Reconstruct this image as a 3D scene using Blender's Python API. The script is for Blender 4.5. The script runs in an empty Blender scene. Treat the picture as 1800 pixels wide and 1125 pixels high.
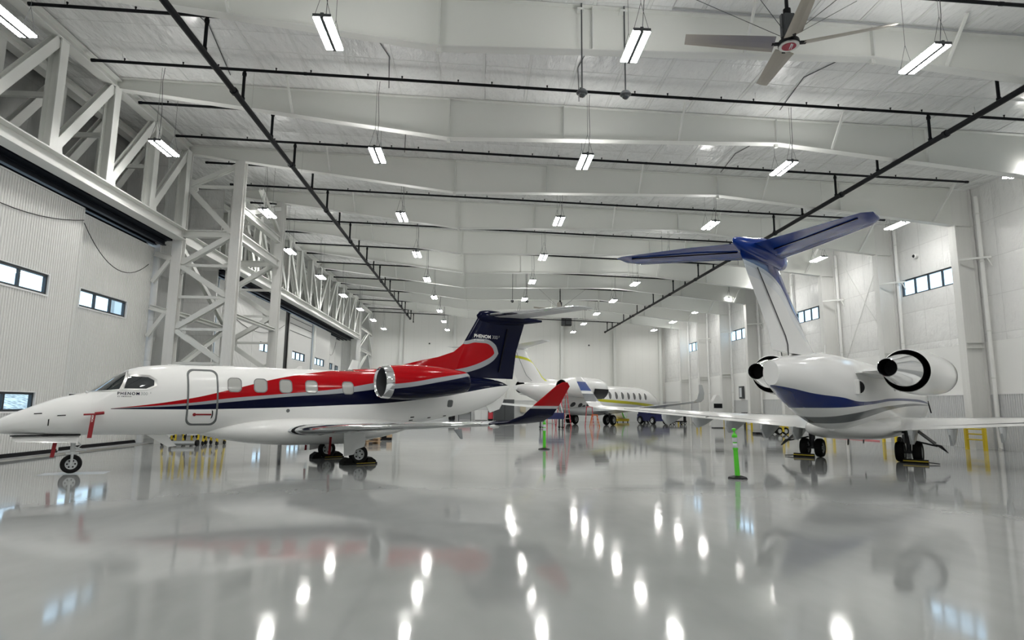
import bpy, math, random
import numpy as np
from mathutils import Vector, Matrix
random.seed(7)
C = bpy.context.scene.collection
PI = math.pi
# ------------------------------------------------------------------ camera, world, exposure
scn = bpy.context.scene
F = 1065.0; CX = 900.0; CY = 562.5; H = 1.7
def _u(v):
    v = np.array(v, float); return v / np.linalg.norm(v)
_Y = _u([(840-CX)/F, -(714-CY)/F, -1])
_Z = _u([(977-CX)/F, -(-6840-CY)/F, -1]); _Z = _u(_Z - _Y*(_Z @ _Y))
_X = np.cross(_Y, _Z)
_R = np.stack([_X, _Y, _Z], 1)
cam_d = bpy.data.cameras.new('camera'); cam = bpy.data.objects.new('camera', cam_d); C.objects.link(cam)
cam_d.sensor_width = 36; cam_d.lens = 36*F/1800; cam_d.clip_end = 500
m4 = Matrix([list(_R.T[i]) + [0] for i in range(3)] + [[0, 0, 0, 1]]); m4.translation = Vector((0, 0, H))
cam.matrix_world = m4
scn.camera = cam
w = bpy.data.worlds.new('world'); scn.world = w; w.use_nodes = True
bg = w.node_tree.nodes['Background']; bg.inputs[0].default_value = (0.60, 0.80, 1.0, 1); bg.inputs[1].default_value = 2.8
LIGHT = 94.0; UP = .20
scn.view_settings.view_transform = 'Standard'; scn.view_settings.look = 'None'
scn.view_settings.exposure = 0.0; scn.view_settings.gamma = 1.0; scn.view_settings.use_curve_mapping = False
try:
    scn.cycles.use_denoising = True
    scn.cycles.max_bounces = 10; scn.cycles.diffuse_bounces = 6; scn.cycles.glossy_bounces = 5
    scn.cycles.transparent_max_bounces = 12; scn.cycles.sample_clamp_indirect = 6; scn.cycles.caustics_reflective = False
except Exception: pass

# ------------------------------------------------------------------ mesh helpers
class MB:
    def __init__(s): s.v = []; s.f = []; s.m = []; s.sm = []
    def add(s, v, f, mat=0, smooth=False):
        o = len(s.v); s.v += [tuple(map(float, p)) for p in v]
        for q in f: s.f.append([i+o for i in q]); s.m.append(mat); s.sm.append(smooth)
        return s
    def box(s, x0, x1, y0, y1, z0, z1, mat=0):
        v = [(x, y, z) for z in (z0, z1) for y in (y0, y1) for x in (x0, x1)]
        return s.add(v, [(0, 2, 3, 1), (4, 5, 7, 6), (0, 1, 5, 4), (2, 6, 7, 3), (0, 4, 6, 2), (1, 3, 7, 5)], mat)
    def beam(s, p, q, w, h=None, up=(0, 0, 1), mat=0):
        h = h or w; p = Vector(p); q = Vector(q); d = (q-p).normalized(); up = Vector(up)
        if abs(d.dot(up)) > .98: up = Vector((0, 1, 0))
        r = d.cross(up).normalized(); u = r.cross(d).normalized()
        v = [a + r*(i*w/2) + u*(j*h/2) for a in (p, q) for i, j in ((-1, -1), (1, -1), (1, 1), (-1, 1))]
        return s.add(v, [(0, 3, 2, 1), (4, 5, 6, 7), (0, 1, 5, 4), (1, 2, 6, 5), (2, 3, 7, 6), (3, 0, 4, 7)], mat)
    def ibeam(s, p, q, w, h, up=(0, 0, 1), t=.03, mat=0):
        p = Vector(p); q = Vector(q); d = (q-p).normalized(); up = Vector(up)
        if abs(d.dot(up)) > .98: up = Vector((0, 1, 0))
        r = d.cross(up).normalized(); u = r.cross(d).normalized()
        for k in (-1, 1): s.beam(p+u*k*(h/2-t/2), q+u*k*(h/2-t/2), w, t, u, mat)
        return s.beam(p, q, t*.7, h-2*t, u, mat)
    def tube(s, pts, r, n=8, mat=0, smooth=True):
        pts = [Vector(p) for p in pts]; R = r if isinstance(r, (list, tuple)) else [r]*len(pts)
        v = []; f = []; ref = None
        for i, p in enumerate(pts):
            d = (pts[min(i+1, len(pts)-1)] - pts[max(i-1, 0)]).normalized()
            if ref is None: ref = Vector((0, 0, 1)) if abs(d.z) < .9 else Vector((1, 0, 0))
            a = d.cross(ref).normalized(); b = a.cross(d).normalized(); ref = b
            for k in range(n):
                t = 2*PI*k/n; v.append(p + a*math.cos(t)*R[i] + b*math.sin(t)*R[i])
        for i in range(len(pts)-1):
            for k in range(n):
                k2 = (k+1) % n; f.append((i*n+k, i*n+k2, (i+1)*n+k2, (i+1)*n+k))
        s.add(v, f, mat, smooth)
        return s.add([v[k] for k in range(n)] + [v[-n+k] for k in range(n)], [tuple(range(n)), tuple(range(2*n-1, n-1, -1))], mat)
    def lathe(s, prof, o, ax, n=24, mat=0, smooth=True, cap=False):
        o = Vector(o); ax = Vector(ax).normalized(); ref = Vector((0, 0, 1)) if abs(ax.z) < .9 else Vector((1, 0, 0))
        a = ax.cross(ref).normalized(); b = ax.cross(a); v = []; f = []
        for r, h in prof:
            for k in range(n):
                t = 2*PI*k/n; v.append(o + ax*h + (a*math.cos(t) + b*math.sin(t))*r)
        for i in range(len(prof)-1):
            for k in range(n):
                k2 = (k+1) % n; f.append((i*n+k, (i+1)*n+k, (i+1)*n+k2, i*n+k2))
        s.add(v, f, mat, smooth)
        if cap: s.add([v[k] for k in range(n)] + [v[-n+k] for k in range(n)], [tuple(range(n)), tuple(range(2*n-1, n-1, -1))], mat)
        return s
    def loft(s, rings, mat=0, cap=True, smooth=True):
        n = len(rings[0]); v = [p for r in rings for p in r]; f = []
        for i in range(len(rings)-1):
            for k in range(n):
                k2 = (k+1) % n; f.append((i*n+k, i*n+k2, (i+1)*n+k2, (i+1)*n+k))
        s.add(v, f, mat, smooth)
        if cap: s.add(list(rings[0]) + list(rings[-1]), [tuple(range(n-1, -1, -1)), tuple(range(n, 2*n))], mat)
        return s
    def prism(s, poly, vec, mat=0):
        n = len(poly); vec = Vector(vec); a = [Vector(p) for p in poly]; b = [p+vec for p in a]
        return s.add(a+b, [tuple(range(n-1, -1, -1)), tuple(range(n, 2*n))] + [(k, (k+1) % n, n+(k+1) % n, n+k) for k in range(n)], mat)
    def build(s, name, mats, parent=None):
        me = bpy.data.meshes.new(name); me.from_pydata(s.v, [], s.f)
        if not isinstance(mats, (list, tuple)): mats = [mats]
        for m in mats: me.materials.append(m)
        me.polygons.foreach_set('material_index', s.m); me.polygons.foreach_set('use_smooth', s.sm); me.update()
        import bmesh
        bm = bmesh.new(); bm.from_mesh(me); bmesh.ops.remove_doubles(bm, verts=bm.verts, dist=1e-5) if len(s.v) < 60000 and any(s.sm) else None
        bmesh.ops.recalc_face_normals(bm, faces=bm.faces); bm.to_mesh(me); bm.free()
        o = bpy.data.objects.new(name, me); C.objects.link(o)
        if parent: o.parent = parent
        if any(s.sm):
            try:
                me.set_sharp_from_angle(angle=math.radians(38))
            except Exception: pass
        return o
def tag(o, label, cat, group=None, kind=None):
    o['label'] = label; o['category'] = cat
    if group: o['group'] = group
    if kind: o['kind'] = kind
    return o
def thing(name, label, cat, loc=(0, 0, 0), rz=0, group=None, kind=None):
    o = bpy.data.objects.new(name, None); C.objects.link(o); o.location = loc; o.rotation_euler = (0, 0, rz)
    o.empty_display_size = .2
    return tag(o, label, cat, group, kind)
def kids(o): return [c for c in C.objects if c.parent is o]
def copy_tree(o, parent=None):
    ks = kids(o); c = o.copy(); C.objects.link(c)
    if parent: c.parent = parent
    for k in ks: copy_tree(k, c)
    return c
def copyk(tpl, loc, rz, label, group=None, name=None):
    c = copy_tree(tpl); c.location = loc; c.rotation_euler = (0, 0, rz); c['label'] = label
    if group: c['group'] = group
    return c
ORD = ['zeroth', 'first', 'second', 'third', 'fourth', 'fifth', 'sixth', 'seventh', 'eighth', 'ninth', 'tenth', 'eleventh', 'twelfth', 'thirteenth', 'fourteenth', 'fifteenth', 'sixteenth', 'seventeenth', 'eighteenth', 'nineteenth', 'twentieth', 'twenty-first', 'twenty-second', 'twenty-third', 'twenty-fourth']

# ------------------------------------------------------------------ materials
def mat(name, col, rough=.5, metal=0., spec=.5, emit=None, es=0., coat=0.):
    m = bpy.data.materials.new(name); m.use_nodes = True; b = m.node_tree.nodes['Principled BSDF']
    b.inputs['Base Color'].default_value = (*col, 1); b.inputs['Roughness'].default_value = rough
    b.inputs['Metallic'].default_value = metal; b.inputs['Specular IOR Level'].default_value = spec
    b.inputs['Coat Weight'].default_value = coat; b.inputs['Coat Roughness'].default_value = .04
    if emit: b.inputs['Emission Color'].default_value = (*emit, 1); b.inputs['Emission Strength'].default_value = es
    return m
class N:                                           # tiny node-graph helper
    def __init__(s, m): s.m = m; s.t = m.node_tree; s.b = s.t.nodes['Principled BSDF']
    def n(s, typ, **k):
        x = s.t.nodes.new(typ)
        for a, v in k.items(): setattr(x, a, v)
        return x
    def link(s, a, b): s.t.links.new(a, b)
    def val(s, sock, v):
        if hasattr(v, 'node'): s.link(v, sock)
        else: sock.default_value = v
    def math(s, op, a, b=0., c=None):
        x = s.n('ShaderNodeMath', operation=op); s.val(x.inputs[0], a); s.val(x.inputs[1], b)
        if c is not None: s.val(x.inputs[2], c)
        return x.outputs[0]
    def xyz(s):
        tc = s.n('ShaderNodeTexCoord'); sp = s.n('ShaderNodeSeparateXYZ'); s.link(tc.outputs['Object'], sp.inputs[0]); s.tc = tc
        return sp.outputs[0], sp.outputs[1], sp.outputs[2]
    def curve(s, x, pts, lo, hi, vmax=8.):
        mr = s.n('ShaderNodeMapRange'); s.link(x, mr.inputs[0]); mr.inputs[1].default_value = lo; mr.inputs[2].default_value = hi
        fc = s.n('ShaderNodeFloatCurve'); s.link(mr.outputs[0], fc.inputs['Value']); c = fc.mapping.curves[0]
        P = [((a-lo)/(hi-lo), b/vmax) for a, b in pts]
        while len(c.points) < len(P): c.points.new(.5, .5)
        for q, p in zip(c.points, P): q.location = p
        for q in c.points: q.handle_type = 'VECTOR' if len(P) < 3 else 'AUTO_CLAMPED'
        fc.mapping.update()
        return s.math('MULTIPLY', fc.outputs[0], vmax)
    def mix(s, fac, a, b):
        x = s.n('ShaderNodeMix', data_type='RGBA'); s.val(x.inputs[0], fac)
        for sock, v in ((x.inputs[6], a), (x.inputs[7], b)):
            if hasattr(v, 'node'): s.link(v, sock)
            else: sock.default_value = (*v, 1)
        return x.outputs[2]
    def noise(s, scale, detail=3, vec=None, sc=None):
        x = s.n('ShaderNodeTexNoise'); x.inputs['Scale'].default_value = scale; x.inputs['Detail'].default_value = detail
        v = vec
        if sc:
            mp = s.n('ShaderNodeMapping'); mp.inputs['Scale'].default_value = sc; s.link(s.tc.outputs['Object'], mp.inputs[0]); v = mp.outputs[0]
        if v is not None: s.link(v, x.inputs['Vector'])
        return x.outputs[0]
    def bump(s, h, strength=.3, dist=.05):
        b = s.n('ShaderNodeBump'); b.inputs['Strength'].default_value = strength; b.inputs['Distance'].default_value = dist
        s.link(h, b.inputs['Height']); s.link(b.outputs[0], s.b.inputs['Normal'])
    def base(s, c): s.link(c, s.b.inputs['Base Color'])

M = {}
M['steel'] = mat('white_painted_steel', (.72, .73, .70), .45)
g = N(M['steel']); g.xyz(); g.base(g.mix(g.noise(1.3, 5), (.66, .67, .645), (.78, .79, .76)))
M['spray'] = mat('sprayed_white_insulation', (.78, .78, .76), .8)
g = N(M['spray']); g.xyz(); g.bump(g.noise(30, 4), .5, .02); g.base(g.mix(g.noise(3, 4), (.70, .70, .68), (.84, .84, .82)))
M['girder'] = mat('girder_paint', (.69, .70, .67), .5)
g = N(M['girder']); g.xyz(); g.base(g.mix(g.noise(.5, 4), (.745, .755, .72), (.80, .81, .775)))
def liner(name, col, sx, sz, ax, rough=.28, wr=.5):
    m = mat(name, col, rough, coat=.5); m.node_tree.nodes['Principled BSDF'].inputs['Coat Roughness'].default_value = .13; k = N(m); x, y, z = k.xyz(); a, b = (y, z) if ax == 'x' else ((x, y) if ax == 'z' else (x, z))
    def seam(v, per, wd):
        fr = k.math('FRACT', k.math('DIVIDE', v, per)); d = k.math('ABSOLUTE', k.math('SUBTRACT', fr, .5))
        return k.math('GREATER_THAN', d, .5-wd/per)
    def pillow(v, per):
        fr = k.math('FRACT', k.math('DIVIDE', v, per)); return k.math('POWER', k.math('SINE', k.math('MULTIPLY', fr, PI)), .5)
    a = k.math('ADD', a, k.math('MULTIPLY', k.math('SUBTRACT', k.noise(.6, 3), .5), .5)) if ax == 'z' else a; n1 = k.noise(1.1, 5); mp = (1, .4, 1) if ax == 'z' else (1, 1, .6)
    n2 = k.noise(3.5, 6, sc=mp)
    hgt = k.math('ADD', k.math('MULTIPLY', k.math('MULTIPLY', pillow(a, sx), pillow(b, sz)), .5), k.math('ADD', k.math('MULTIPLY', n1, 1.2), k.math('MULTIPLY', n2, 1.0)))
    k.bump(hgt, wr, .12)
    s_ = k.math('MAXIMUM', seam(a, sx, .012), seam(b, sz, .016))
    k.base(k.mix(s_, k.mix(k.noise(.35, 3), tuple(c*.95 for c in col), tuple(min(1, c*1.04) for c in col)), tuple(c*.86 for c in col)))
    return m
M['ceil'] = liner('white_vinyl_roof_liner', (.80, .81, .805), 1.52, 3.55, 'z', .2, 1.0)
M['wallR'] = liner('white_vinyl_wall_liner', (.80, .80, .79), 1.6, 1.75, 'x', .2, .6)
M['wallL'] = liner('shade_toned_wall_liner', (.46, .47, .46), 1.6, 3.2, 'x', .4, .6)  # white liner, its colour greyed to hold the shade behind the trusses
M['wallF'] = mat('far_wall_panel', (.74, .74, .71), .5)
g = N(M['wallF']); x_, y_, z_ = g.xyz(); fr = g.math('FRACT', g.math('DIVIDE', x_, .9)); g.base(g.mix(g.math('GREATER_THAN', fr, .985), (.82, .82, .79), (.68, .68, .66)))
M['board'] = mat('white_wall_board', (.80, .80, .78), .55)
g = N(M['board']); g.xyz(); g.base(g.mix(g.noise(2, 5), (.77, .77, .75), (.91, .91, .895)))
M['tape'] = mat('liner_seam_tape', (.70, .71, .70), .25)
M['wainscot'] = mat('grey_ribbed_wainscot', (.62, .63, .63), .38)
M['door'] = mat('ribbed_door_skin', (.74, .74, .725), .36)
M['soffit'] = mat('dark_track_soffit', (.005, .007, .014), .6, spec=.2)
M['track'] = mat('dark_track_rail', (.010, .012, .020), .5, .0, spec=.3)
M['black'] = mat('black_paint', (.006, .006, .008), .45, spec=.2)
M['pipe'] = mat('black_pipe', (.006, .007, .009), .5, spec=.15)
M['rubber'] = mat('tyre_rubber', (.008, .008, .008), .7, spec=.2)
M['dark'] = mat('dark_grey', (.06, .065, .07), .5)
M['frame'] = mat('dark_window_frame', (.02, .028, .035), .4)
M['trimw'] = mat('white_window_trim', (.82, .82, .82), .4)
M['chrome'] = mat('polished_metal', (.82, .83, .84), .09, 1.)
M['alu'] = mat('brushed_aluminium', (.62, .62, .61), .3, 1.)
M['gear'] = mat('gear_grey_paint', (.62, .64, .64), .35)
M['gear_dark'] = mat('gear_dark_metal', (.09, .095, .10), .4, .5)
M['white'] = mat('aircraft_white', (.90, .90, .885), .16, spec=.4, coat=.3)
M['seal'] = mat('grey_door_seal', (.14, .15, .15), .5)
M['winpane'] = mat('cabin_window_shade', (.42, .42, .40), .15, coat=.5)
M['winframe'] = mat('cabin_window_rim', (.2, .2, .2), .3, .5)
M['cockpit'] = mat('cockpit_glass', (.02, .025, .028), .05, coat=1.)
M['red'] = mat('red_fabric', (.26, .008, .014), .7)
M['yellow'] = mat('safety_yellow', (.70, .52, .02), .45)
M['green'] = mat('lime_green_plastic', (.10, .62, .03), .4)
M['refl'] = mat('reflective_band', (.62, .65, .68), .35)
M['orange'] = mat('orange_paint', (.75, .18, .03), .5)
M['ladder_red'] = mat('red_fibreglass', (.62, .05, .07), .5)
M['navy'] = mat('navy_paint', (.0025, .004, .022), .12, spec=.14)
M['navyitem'] = mat('dark_blue_equipment_paint', (.015, .02, .10), .4)
M['redpaint'] = mat('red_paint', (.40, .004, .008), .14, spec=.14)
M['silver'] = mat('silver_grey_paint', (.36, .38, .40), .25, .2, coat=.5)
M['fanblade'] = mat('fan_blade_metal', (.40, .37, .32), .35, .6)
M['fanred'] = mat('fan_badge_red', (.42, .02, .05), .4)
M['wood'] = mat('pallet_wood', (.50, .36, .22), .7)
g = N(M['wood']); g.xyz(); g.base(g.mix(g.noise(6, 4, sc=(1, 12, 12)), (.40, .27, .15), (.58, .43, .28)))
M['brown'] = mat('brown_insulation', (.16, .11, .05), .9)
M['cart'] = mat('cart_grey', (.38, .39, .40), .45)
M['cabinet'] = mat('white_cabinet', (.75, .75, .74), .4)
M['tan'] = mat('tan_box', (.5, .45, .34), .6)
M['lamp'] = mat('lamp_diffuser', (.9, .9, .9), .4, emit=(1.0, .985, .95), es=LIGHT)
M['lamp_top'] = mat('lamp_uplight', (.9, .9, .9), .4, emit=(1.0, .985, .95), es=LIGHT*UP)
M['glass'] = bpy.data.materials.new('window_glass'); M['glass'].use_nodes = True
t_ = M['glass'].node_tree; t_.nodes.clear()
o_ = t_.nodes.new('ShaderNodeOutputMaterial'); mx = t_.nodes.new('ShaderNodeMixShader'); tr = t_.nodes.new('ShaderNodeBsdfTransparent'); gl = t_.nodes.new('ShaderNodeBsdfGlossy')
gl.inputs['Roughness'].default_value = .03; tr.inputs[0].default_value = (.93, .97, .98, 1)
mx.inputs[0].default_value = .07; t_.links.new(tr.outputs[0], mx.inputs[1]); t_.links.new(gl.outputs[0], mx.inputs[2]); t_.links.new(mx.outputs[0], o_.inputs[0])
# glossy grey epoxy floor: fine chip speckle, faint patches, slight waviness that stretches reflections
M['floor'] = mat('grey_epoxy_floor', (.36, .37, .37), .09, spec=.6)
g = N(M['floor']); g.xyz()
big = g.noise(.16, 4); fine = g.noise(90, 2); mid = g.noise(1.1, 4, sc=(.35, 1.6, 1))
g.base(g.mix(fine, g.mix(big, (.255, .266, .263), (.325, .336, .333)), g.mix(big, (.325, .336, .333), (.40, .411, .407))))
rr = g.n('ShaderNodeMapRange'); g.link(mid, rr.inputs[0]); rr.inputs[1].default_value = .3; rr.inputs[2].default_value = .7; rr.inputs[3].default_value = .045; rr.inputs[4].default_value = .10
g.link(rr.outputs[0], g.b.inputs['Roughness'])
g.bump(g.noise(70, 2), .06, .01)
M['gravel'] = mat('gravel_outside', (.4, .38, .35), .9)
g = N(M['gravel']); g.xyz(); vo = g.n('ShaderNodeTexVoronoi'); vo.inputs['Scale'].default_value = 4; g.link(g.tc.outputs['Object'], vo.inputs[0]); g.base(g.mix(vo.outputs['Distance'], (.04, .045, .05), (1.0, .98, .92)))
M['slope'] = mat('grass_bank_outside', (.1, .2, .05), .9)

# ------------------------------------------------------------------ hangar dimensions
B = 5.68; Y1 = 15.53
def GY(n): return Y1 + B*(n-1)
YN, YF = -9.0, 75.6; XR = 23.5; XL = -15.8
def roof(x): return 12.93 - .027*x
GB = [(-13.45, 12.90), (-1.25, 11.43), (11.1, 11.65), (22.55, 10.49)]
def gbot(x): return float(np.interp(x, [p[0] for p in GB], [p[1] for p in GB]))
def struct(o, label, cat): return tag(o, label, cat, kind='structure')

struct(MB().box(XL-.2, XR+.2, YN, YF+.2, -.25, 0).build('floor', M['floor']), 'glossy grey epoxy hangar floor', 'floor')
mb = MB(); mb.prism([(XL-.2, YN, roof(XL)), (XR+.2, YN, roof(XR)), (XR+.2, YN, roof(XR)+.25), (XL-.2, YN, roof(XL)+.25)], (0, YF-YN+.2, 0))
for k in range(26):                       # taped seams of the liner, each a thin raised strip
    x_s = -15.2+1.52*k; mb.beam((x_s, YN, roof(x_s)-.004), (x_s, YF, roof(x_s)-.004), .075, .03, mat=1)
for k in range(21):
    y_s = 4.6+2.84*1.25*k; mb.beam((XL, y_s, roof(XL)-.003), (XR, y_s, roof(XR)-.003), .03, .014, mat=1)
struct(mb.build('ceiling', [M['ceil'], M['tape']]), 'white vinyl insulated roof liner sloping down to the right', 'ceiling')
struct(MB().box(-60, XL-.3, -20, 90, -.45, -.3).build('ground_outside', M['gravel']), 'gravel ground outside the hangar doors', 'ground')

o = MB().prism([(-19, -20, -.4), (-27, -20, 2.35), (-34, -20, 2.6), (-34, -20, -.4)], (0, 110, 0)).build('bank_outside', M['gravel']); struct(o, 'stony bank outside the hangar doors', 'ground')
def holes_wall(mbx, ax, pos, th, a0, a1, z0, z1, holes, mi=0):
    """wall slab perpendicular to x at pos..pos+th with rectangular holes [(a0,a1,z0,z1)] along y"""
    ys = sorted({a0, a1, *[h[0] for h in holes], *[h[1] for h in holes]}); zs = sorted({z0, z1, *[h[2] for h in holes], *[h[3] for h in holes]})
    ys = [v for v in ys if a0 <= v <= a1]; zs = [v for v in zs if z0 <= v <= z1]
    for i in range(len(ys)-1):
        run = None
        for j in range(len(zs)-1):
            cy, cz = (ys[i]+ys[i+1])/2, (zs[j]+zs[j+1])/2
            if any(h[0] < cy < h[1] and h[2] < cz < h[3] for h in holes):
                if run is not None: mbx.box(pos, pos+th, ys[i], ys[i+1], run, zs[j], mi)
                run = None
            elif run is None: run = zs[j]
        if run is not None: mbx.box(pos, pos+th, ys[i], ys[i+1], run, zs[-1], mi)
def ribbed(mbx, x, dirx, y0, y1, z0, z1, holes=(), pitch=.105, depth=.028, mi=0):
    """trapezoid-ribbed sheet facing dirx, running along y"""
    pr = [(0, 0), (.30, 0), (.42, 1), (.86, 1), (.98, 0)]; pts = []
    k = y0
    while k < y1:
        for a, d in pr: pts.append((min(k+a*pitch, y1), d))
        k += pitch
    pts.append((y1, 0))
    for i in range(len(pts)-1):
        (ya, da), (yb, db) = pts[i], pts[i+1]
        if yb-ya < 1e-5: continue
        c = (ya+yb)/2; iv = [(z0, z1)]
        for h in holes:
            if h[0] < c < h[1]:
                nv = []
                for a, b in iv:
                    if h[2] <= a or h[3] >= b and False: nv.append((a, b)); continue
                    if a < h[2]: nv.append((a, min(b, h[2])))
                    if b > h[3]: nv.append((max(a, h[3]), b))
                iv = nv
        for a, b in iv:
            xa, xb = x+dirx*da*depth, x+dirx*db*depth
            mbx.add([(xa, ya, a), (xb, yb, a), (xb, yb, b), (xa, ya, b)], [(0, 1, 2, 3)], mi)
WN = [0]
def window(x, y0, y1, z0, z1, n, inward, label, thick=.12, trim=True):
    """framed strip window in a wall perpendicular to x: frame, mullions and panes"""
    WN[0] += 1
    t = thing('window_%d' % WN[0], label, 'window', (x, (y0+y1)/2, z0), 0, None, 'structure')
    hw = (y1-y0)/2; h = z1-z0; f = .07; s = inward
    m = MB(); m.box(-.05, .05, -hw, hw, 0, f); m.box(-.05, .05, -hw, hw, h-f, h); m.box(-.05, .05, -hw, -hw+f, f, h-f); m.box(-.05, .05, hw-f, hw, f, h-f)
    m.build('frame', M['frame'], t)
    for k in range(1, n): MB().box(-.045, .045, -hw+2*hw*k/n-.035, -hw+2*hw*k/n+.035, f, h-f).build('mullion', M['frame'], t)
    for k in range(n):
        a = -hw+2*hw*k/n+.035; b = -hw+2*hw*(k+1)/n-.035
        MB().box(-.006, .006, a, b, f, h-f).build('pane', M['glass'], t)
    if trim:
        m = MB(); x0, x1 = (s*.05, s*.05+s*thick); x0, x1 = min(x0, x1), max(x0, x1)
        m.box(x0, x1, -hw-.05, hw+.05, -.05, 0); m.box(x0, x1, -hw-.05, hw+.05, h, h+.03); m.box(x0, x1, -hw-.05, -hw, 0, h); m.box(x0, x1, hw, hw+.05, 0, h)
        m.build('window_trim', M['trimw'], t)
    return t

# right wall ---------------------------------------------------------------
RW = [(28.1-2.2*0, 32.0, 7.95, 8.87, 4), (39.5, 43.3, 7.95, 8.87, 4), (51.7, 55.4, 7.9, 8.87, 3), (63.3, 66.9, 7.9, 8.87, 3)]
RWn = [(16.6, 20.4, 7.95, 8.87, 4), (5.2, 9.0, 7.95, 8.87, 4)]
hl = [r[:4] for r in RW+RWn]
mb = MB(); holes_wall(mb, 'x', XR, .25, YN, YF, 4.9, roof(XR)+.05, hl, 0)
mb.box(XR, XR+.25, YN, YF, 0, 4.9, 1)
struct(mb.build('wall_right', [M['wallR'], M['board']]), 'right hangar wall, quilted white liner above smooth white board', 'wall')
mb = MB(); ribbed(mb, XR-.012, -1, YN, YF, 0, 2.47, pitch=.12); mb.box(XR-.06, XR, YN, YF, 2.47, 2.52, 1)
struct(mb.build('trim_right', [M['wainscot'], M['trimw']]), 'grey ribbed wainscot along the foot of the right wall', 'wainscot')
for i, (a, b, c, d, n) in enumerate(RW+RWn):
    lab = ['four-pane strip window in the right wall beside the nearest visible column', 'strip window in the right wall just right of the tall blue-topped tail fin', 'blue-lit strip window in the right wall left of the tall tail fin', 'smallest and farthest strip window in the right wall', 'strip window in the right wall nearer than the frame shows', 'strip window in the right wall behind the viewpoint'][i]
    window(XR+.1, a, b, c, d, n, -1, lab, trim=False)
# far wall, near wall --------------------------------------------------------
mb = MB(); mb.box(XL, XR, YF, YF+.2, 2.5, roof(XL)); struct(mb.build('wall_far', M['wallF']), 'pale panelled far end wall of the hangar', 'wall')
mb = MB(); mb.box(XL, XR, YF-.03, YF+.2, 0, 2.45); mb.box(XL, XR, YF-.08, YF, 2.45, 2.55, 1)
struct(mb.build('trim_far', [M['wainscot'], M['trimw']]), 'grey wainscot band along the foot of the far wall', 'wainscot')
struct(MB().box(XL, XR, YN-.2, YN, 0, roof(XL)).build('wall_near', M['board']), 'white end wall behind the viewpoint', 'wall')
# left wall with the two door openings ----------------------------------------
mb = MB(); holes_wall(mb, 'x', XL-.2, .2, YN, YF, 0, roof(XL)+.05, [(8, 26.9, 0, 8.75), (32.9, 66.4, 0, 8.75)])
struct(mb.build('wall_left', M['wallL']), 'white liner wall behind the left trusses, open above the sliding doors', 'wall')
for k, y in enumerate((26.83, 32.80)):
    struct(MB().box(XL, -14.12, y, y+.12, 0, roof(XL)-.05).build('trim_%d' % (k+3), M['wallR']), 'white return wall closing the %s door opening beside the tower' % ('near', 'far')[k], 'wall')
# ------------------------------------------------------------------ sliding doors with their strip windows
DOORS = [ # x, y0, y1, windows upper/lower y ranges, panes
 (-13.95, 7.5, 21.35, [(9.2, 12.7), (16.45, 20.0)], 'tall ribbed sliding door leaf nearest the camera on the left'),
 (-14.35, 21.25, 26.74, [(22.2, 25.1)], 'second ribbed sliding door leaf from the camera, ending at the braced tower'),
 (-14.2, 33.2, 38.6, [], 'ribbed sliding door leaf seen through the braced tower'),
 (-14.25, 38.7, 44.9, [(40.0, 43.4)], 'ribbed door leaf just right of the braced tower, two panes showing'),
 (-14.2, 45.75, 51.9, [(46.8, 50.3)], 'ribbed door leaf right of the dark vertical door gap'),
 (-14.15, 52.05, 58.2, [(52.9, 56.4)], 'ribbed door leaf past the pipe-like post on the far left wall'),
 (-14.55, 58.25, 62.1, [(58.3, 61.2)], 'second farthest ribbed door leaf, set back a step'),
 (-14.9, 62.0, 66.3, [(62.4, 65.2)], 'farthest ribbed door leaf before the far truss end')]
for i, (x, y0, y1, wins, lab) in enumerate(DOORS):
    holes = []
    for a, b in wins: holes += [(a, b, 5.1, 5.75), (a, b, 1.40, 1.98)]
    d = MB(); ribbed(d, x, 1, y0, y1, .16, 8.42, holes)
    holes_wall(d, 'x', x-.14, .13, y0, y1, .16, 8.42, holes)
    o = struct(d.build('door_%d' % (i+1), M['door']), lab, 'hangar door')
    e = MB(); e.box(x-.15, x+.05, y0, y0+.05, .1, 8.44); e.box(x-.15, x+.05, y1-.05, y1, .1, 8.44); e.box(x-.15, x+.05, y0, y1, 8.40, 8.45); e.build('edge_trim', M['door'], o)
    e = MB(); e.box(x-.13, x+.03, y0, y1, .03, .15); e.build('bottom_seal', M['black'], o)
    for a, b in wins:
        for (c, dd, nm) in ((5.1, 5.75, 'upper'), (1.40, 1.98, 'lower')):
            window(x-.06, a, b, c, dd, 3, 1, '%s three-pane strip window in the %s' % (nm, lab.replace('tall ', '').split(',')[0]), .06)
# floor guide rail, door head soffit with dark tracks
mb = MB(); mb.box(-15.2, -13.75, 7.5, 26.85, 0, .035); mb.box(-13.72, -13.66, 7.5, 26.85, 0, .03, 1)
struct(mb.build('trim_1', [M['cart'], M['alu']]), 'metal guide track on the floor under the near sliding doors', 'door track')
mb = MB(); mb.box(-15.4, -13.75, 33, 66.4, 0, .035)
struct(mb.build('trim_2', M['cart']), 'metal guide track on the floor under the far sliding doors', 'door track')
for k, (a, b) in enumerate(((2.0, 26.9), (32.9, 66.5))):
    t = thing('door_head', ['dark soffit with door tracks over the near sliding doors', 'dark soffit with door tracks over the far sliding doors'][k], 'door track', (-14.6, a, 8.68), 0, None, 'structure')
    MB().box(-1.2, 1.0, 0, b-a, .12, .2).build('soffit', M['soffit'], t)
    for xx in (.62, .24, -.14, -.55, -.95):
        MB().ibeam((xx, 0, .02), (xx, b-a, .02), .16, .22, t=.04).build('track', M['track'], t)
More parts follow.
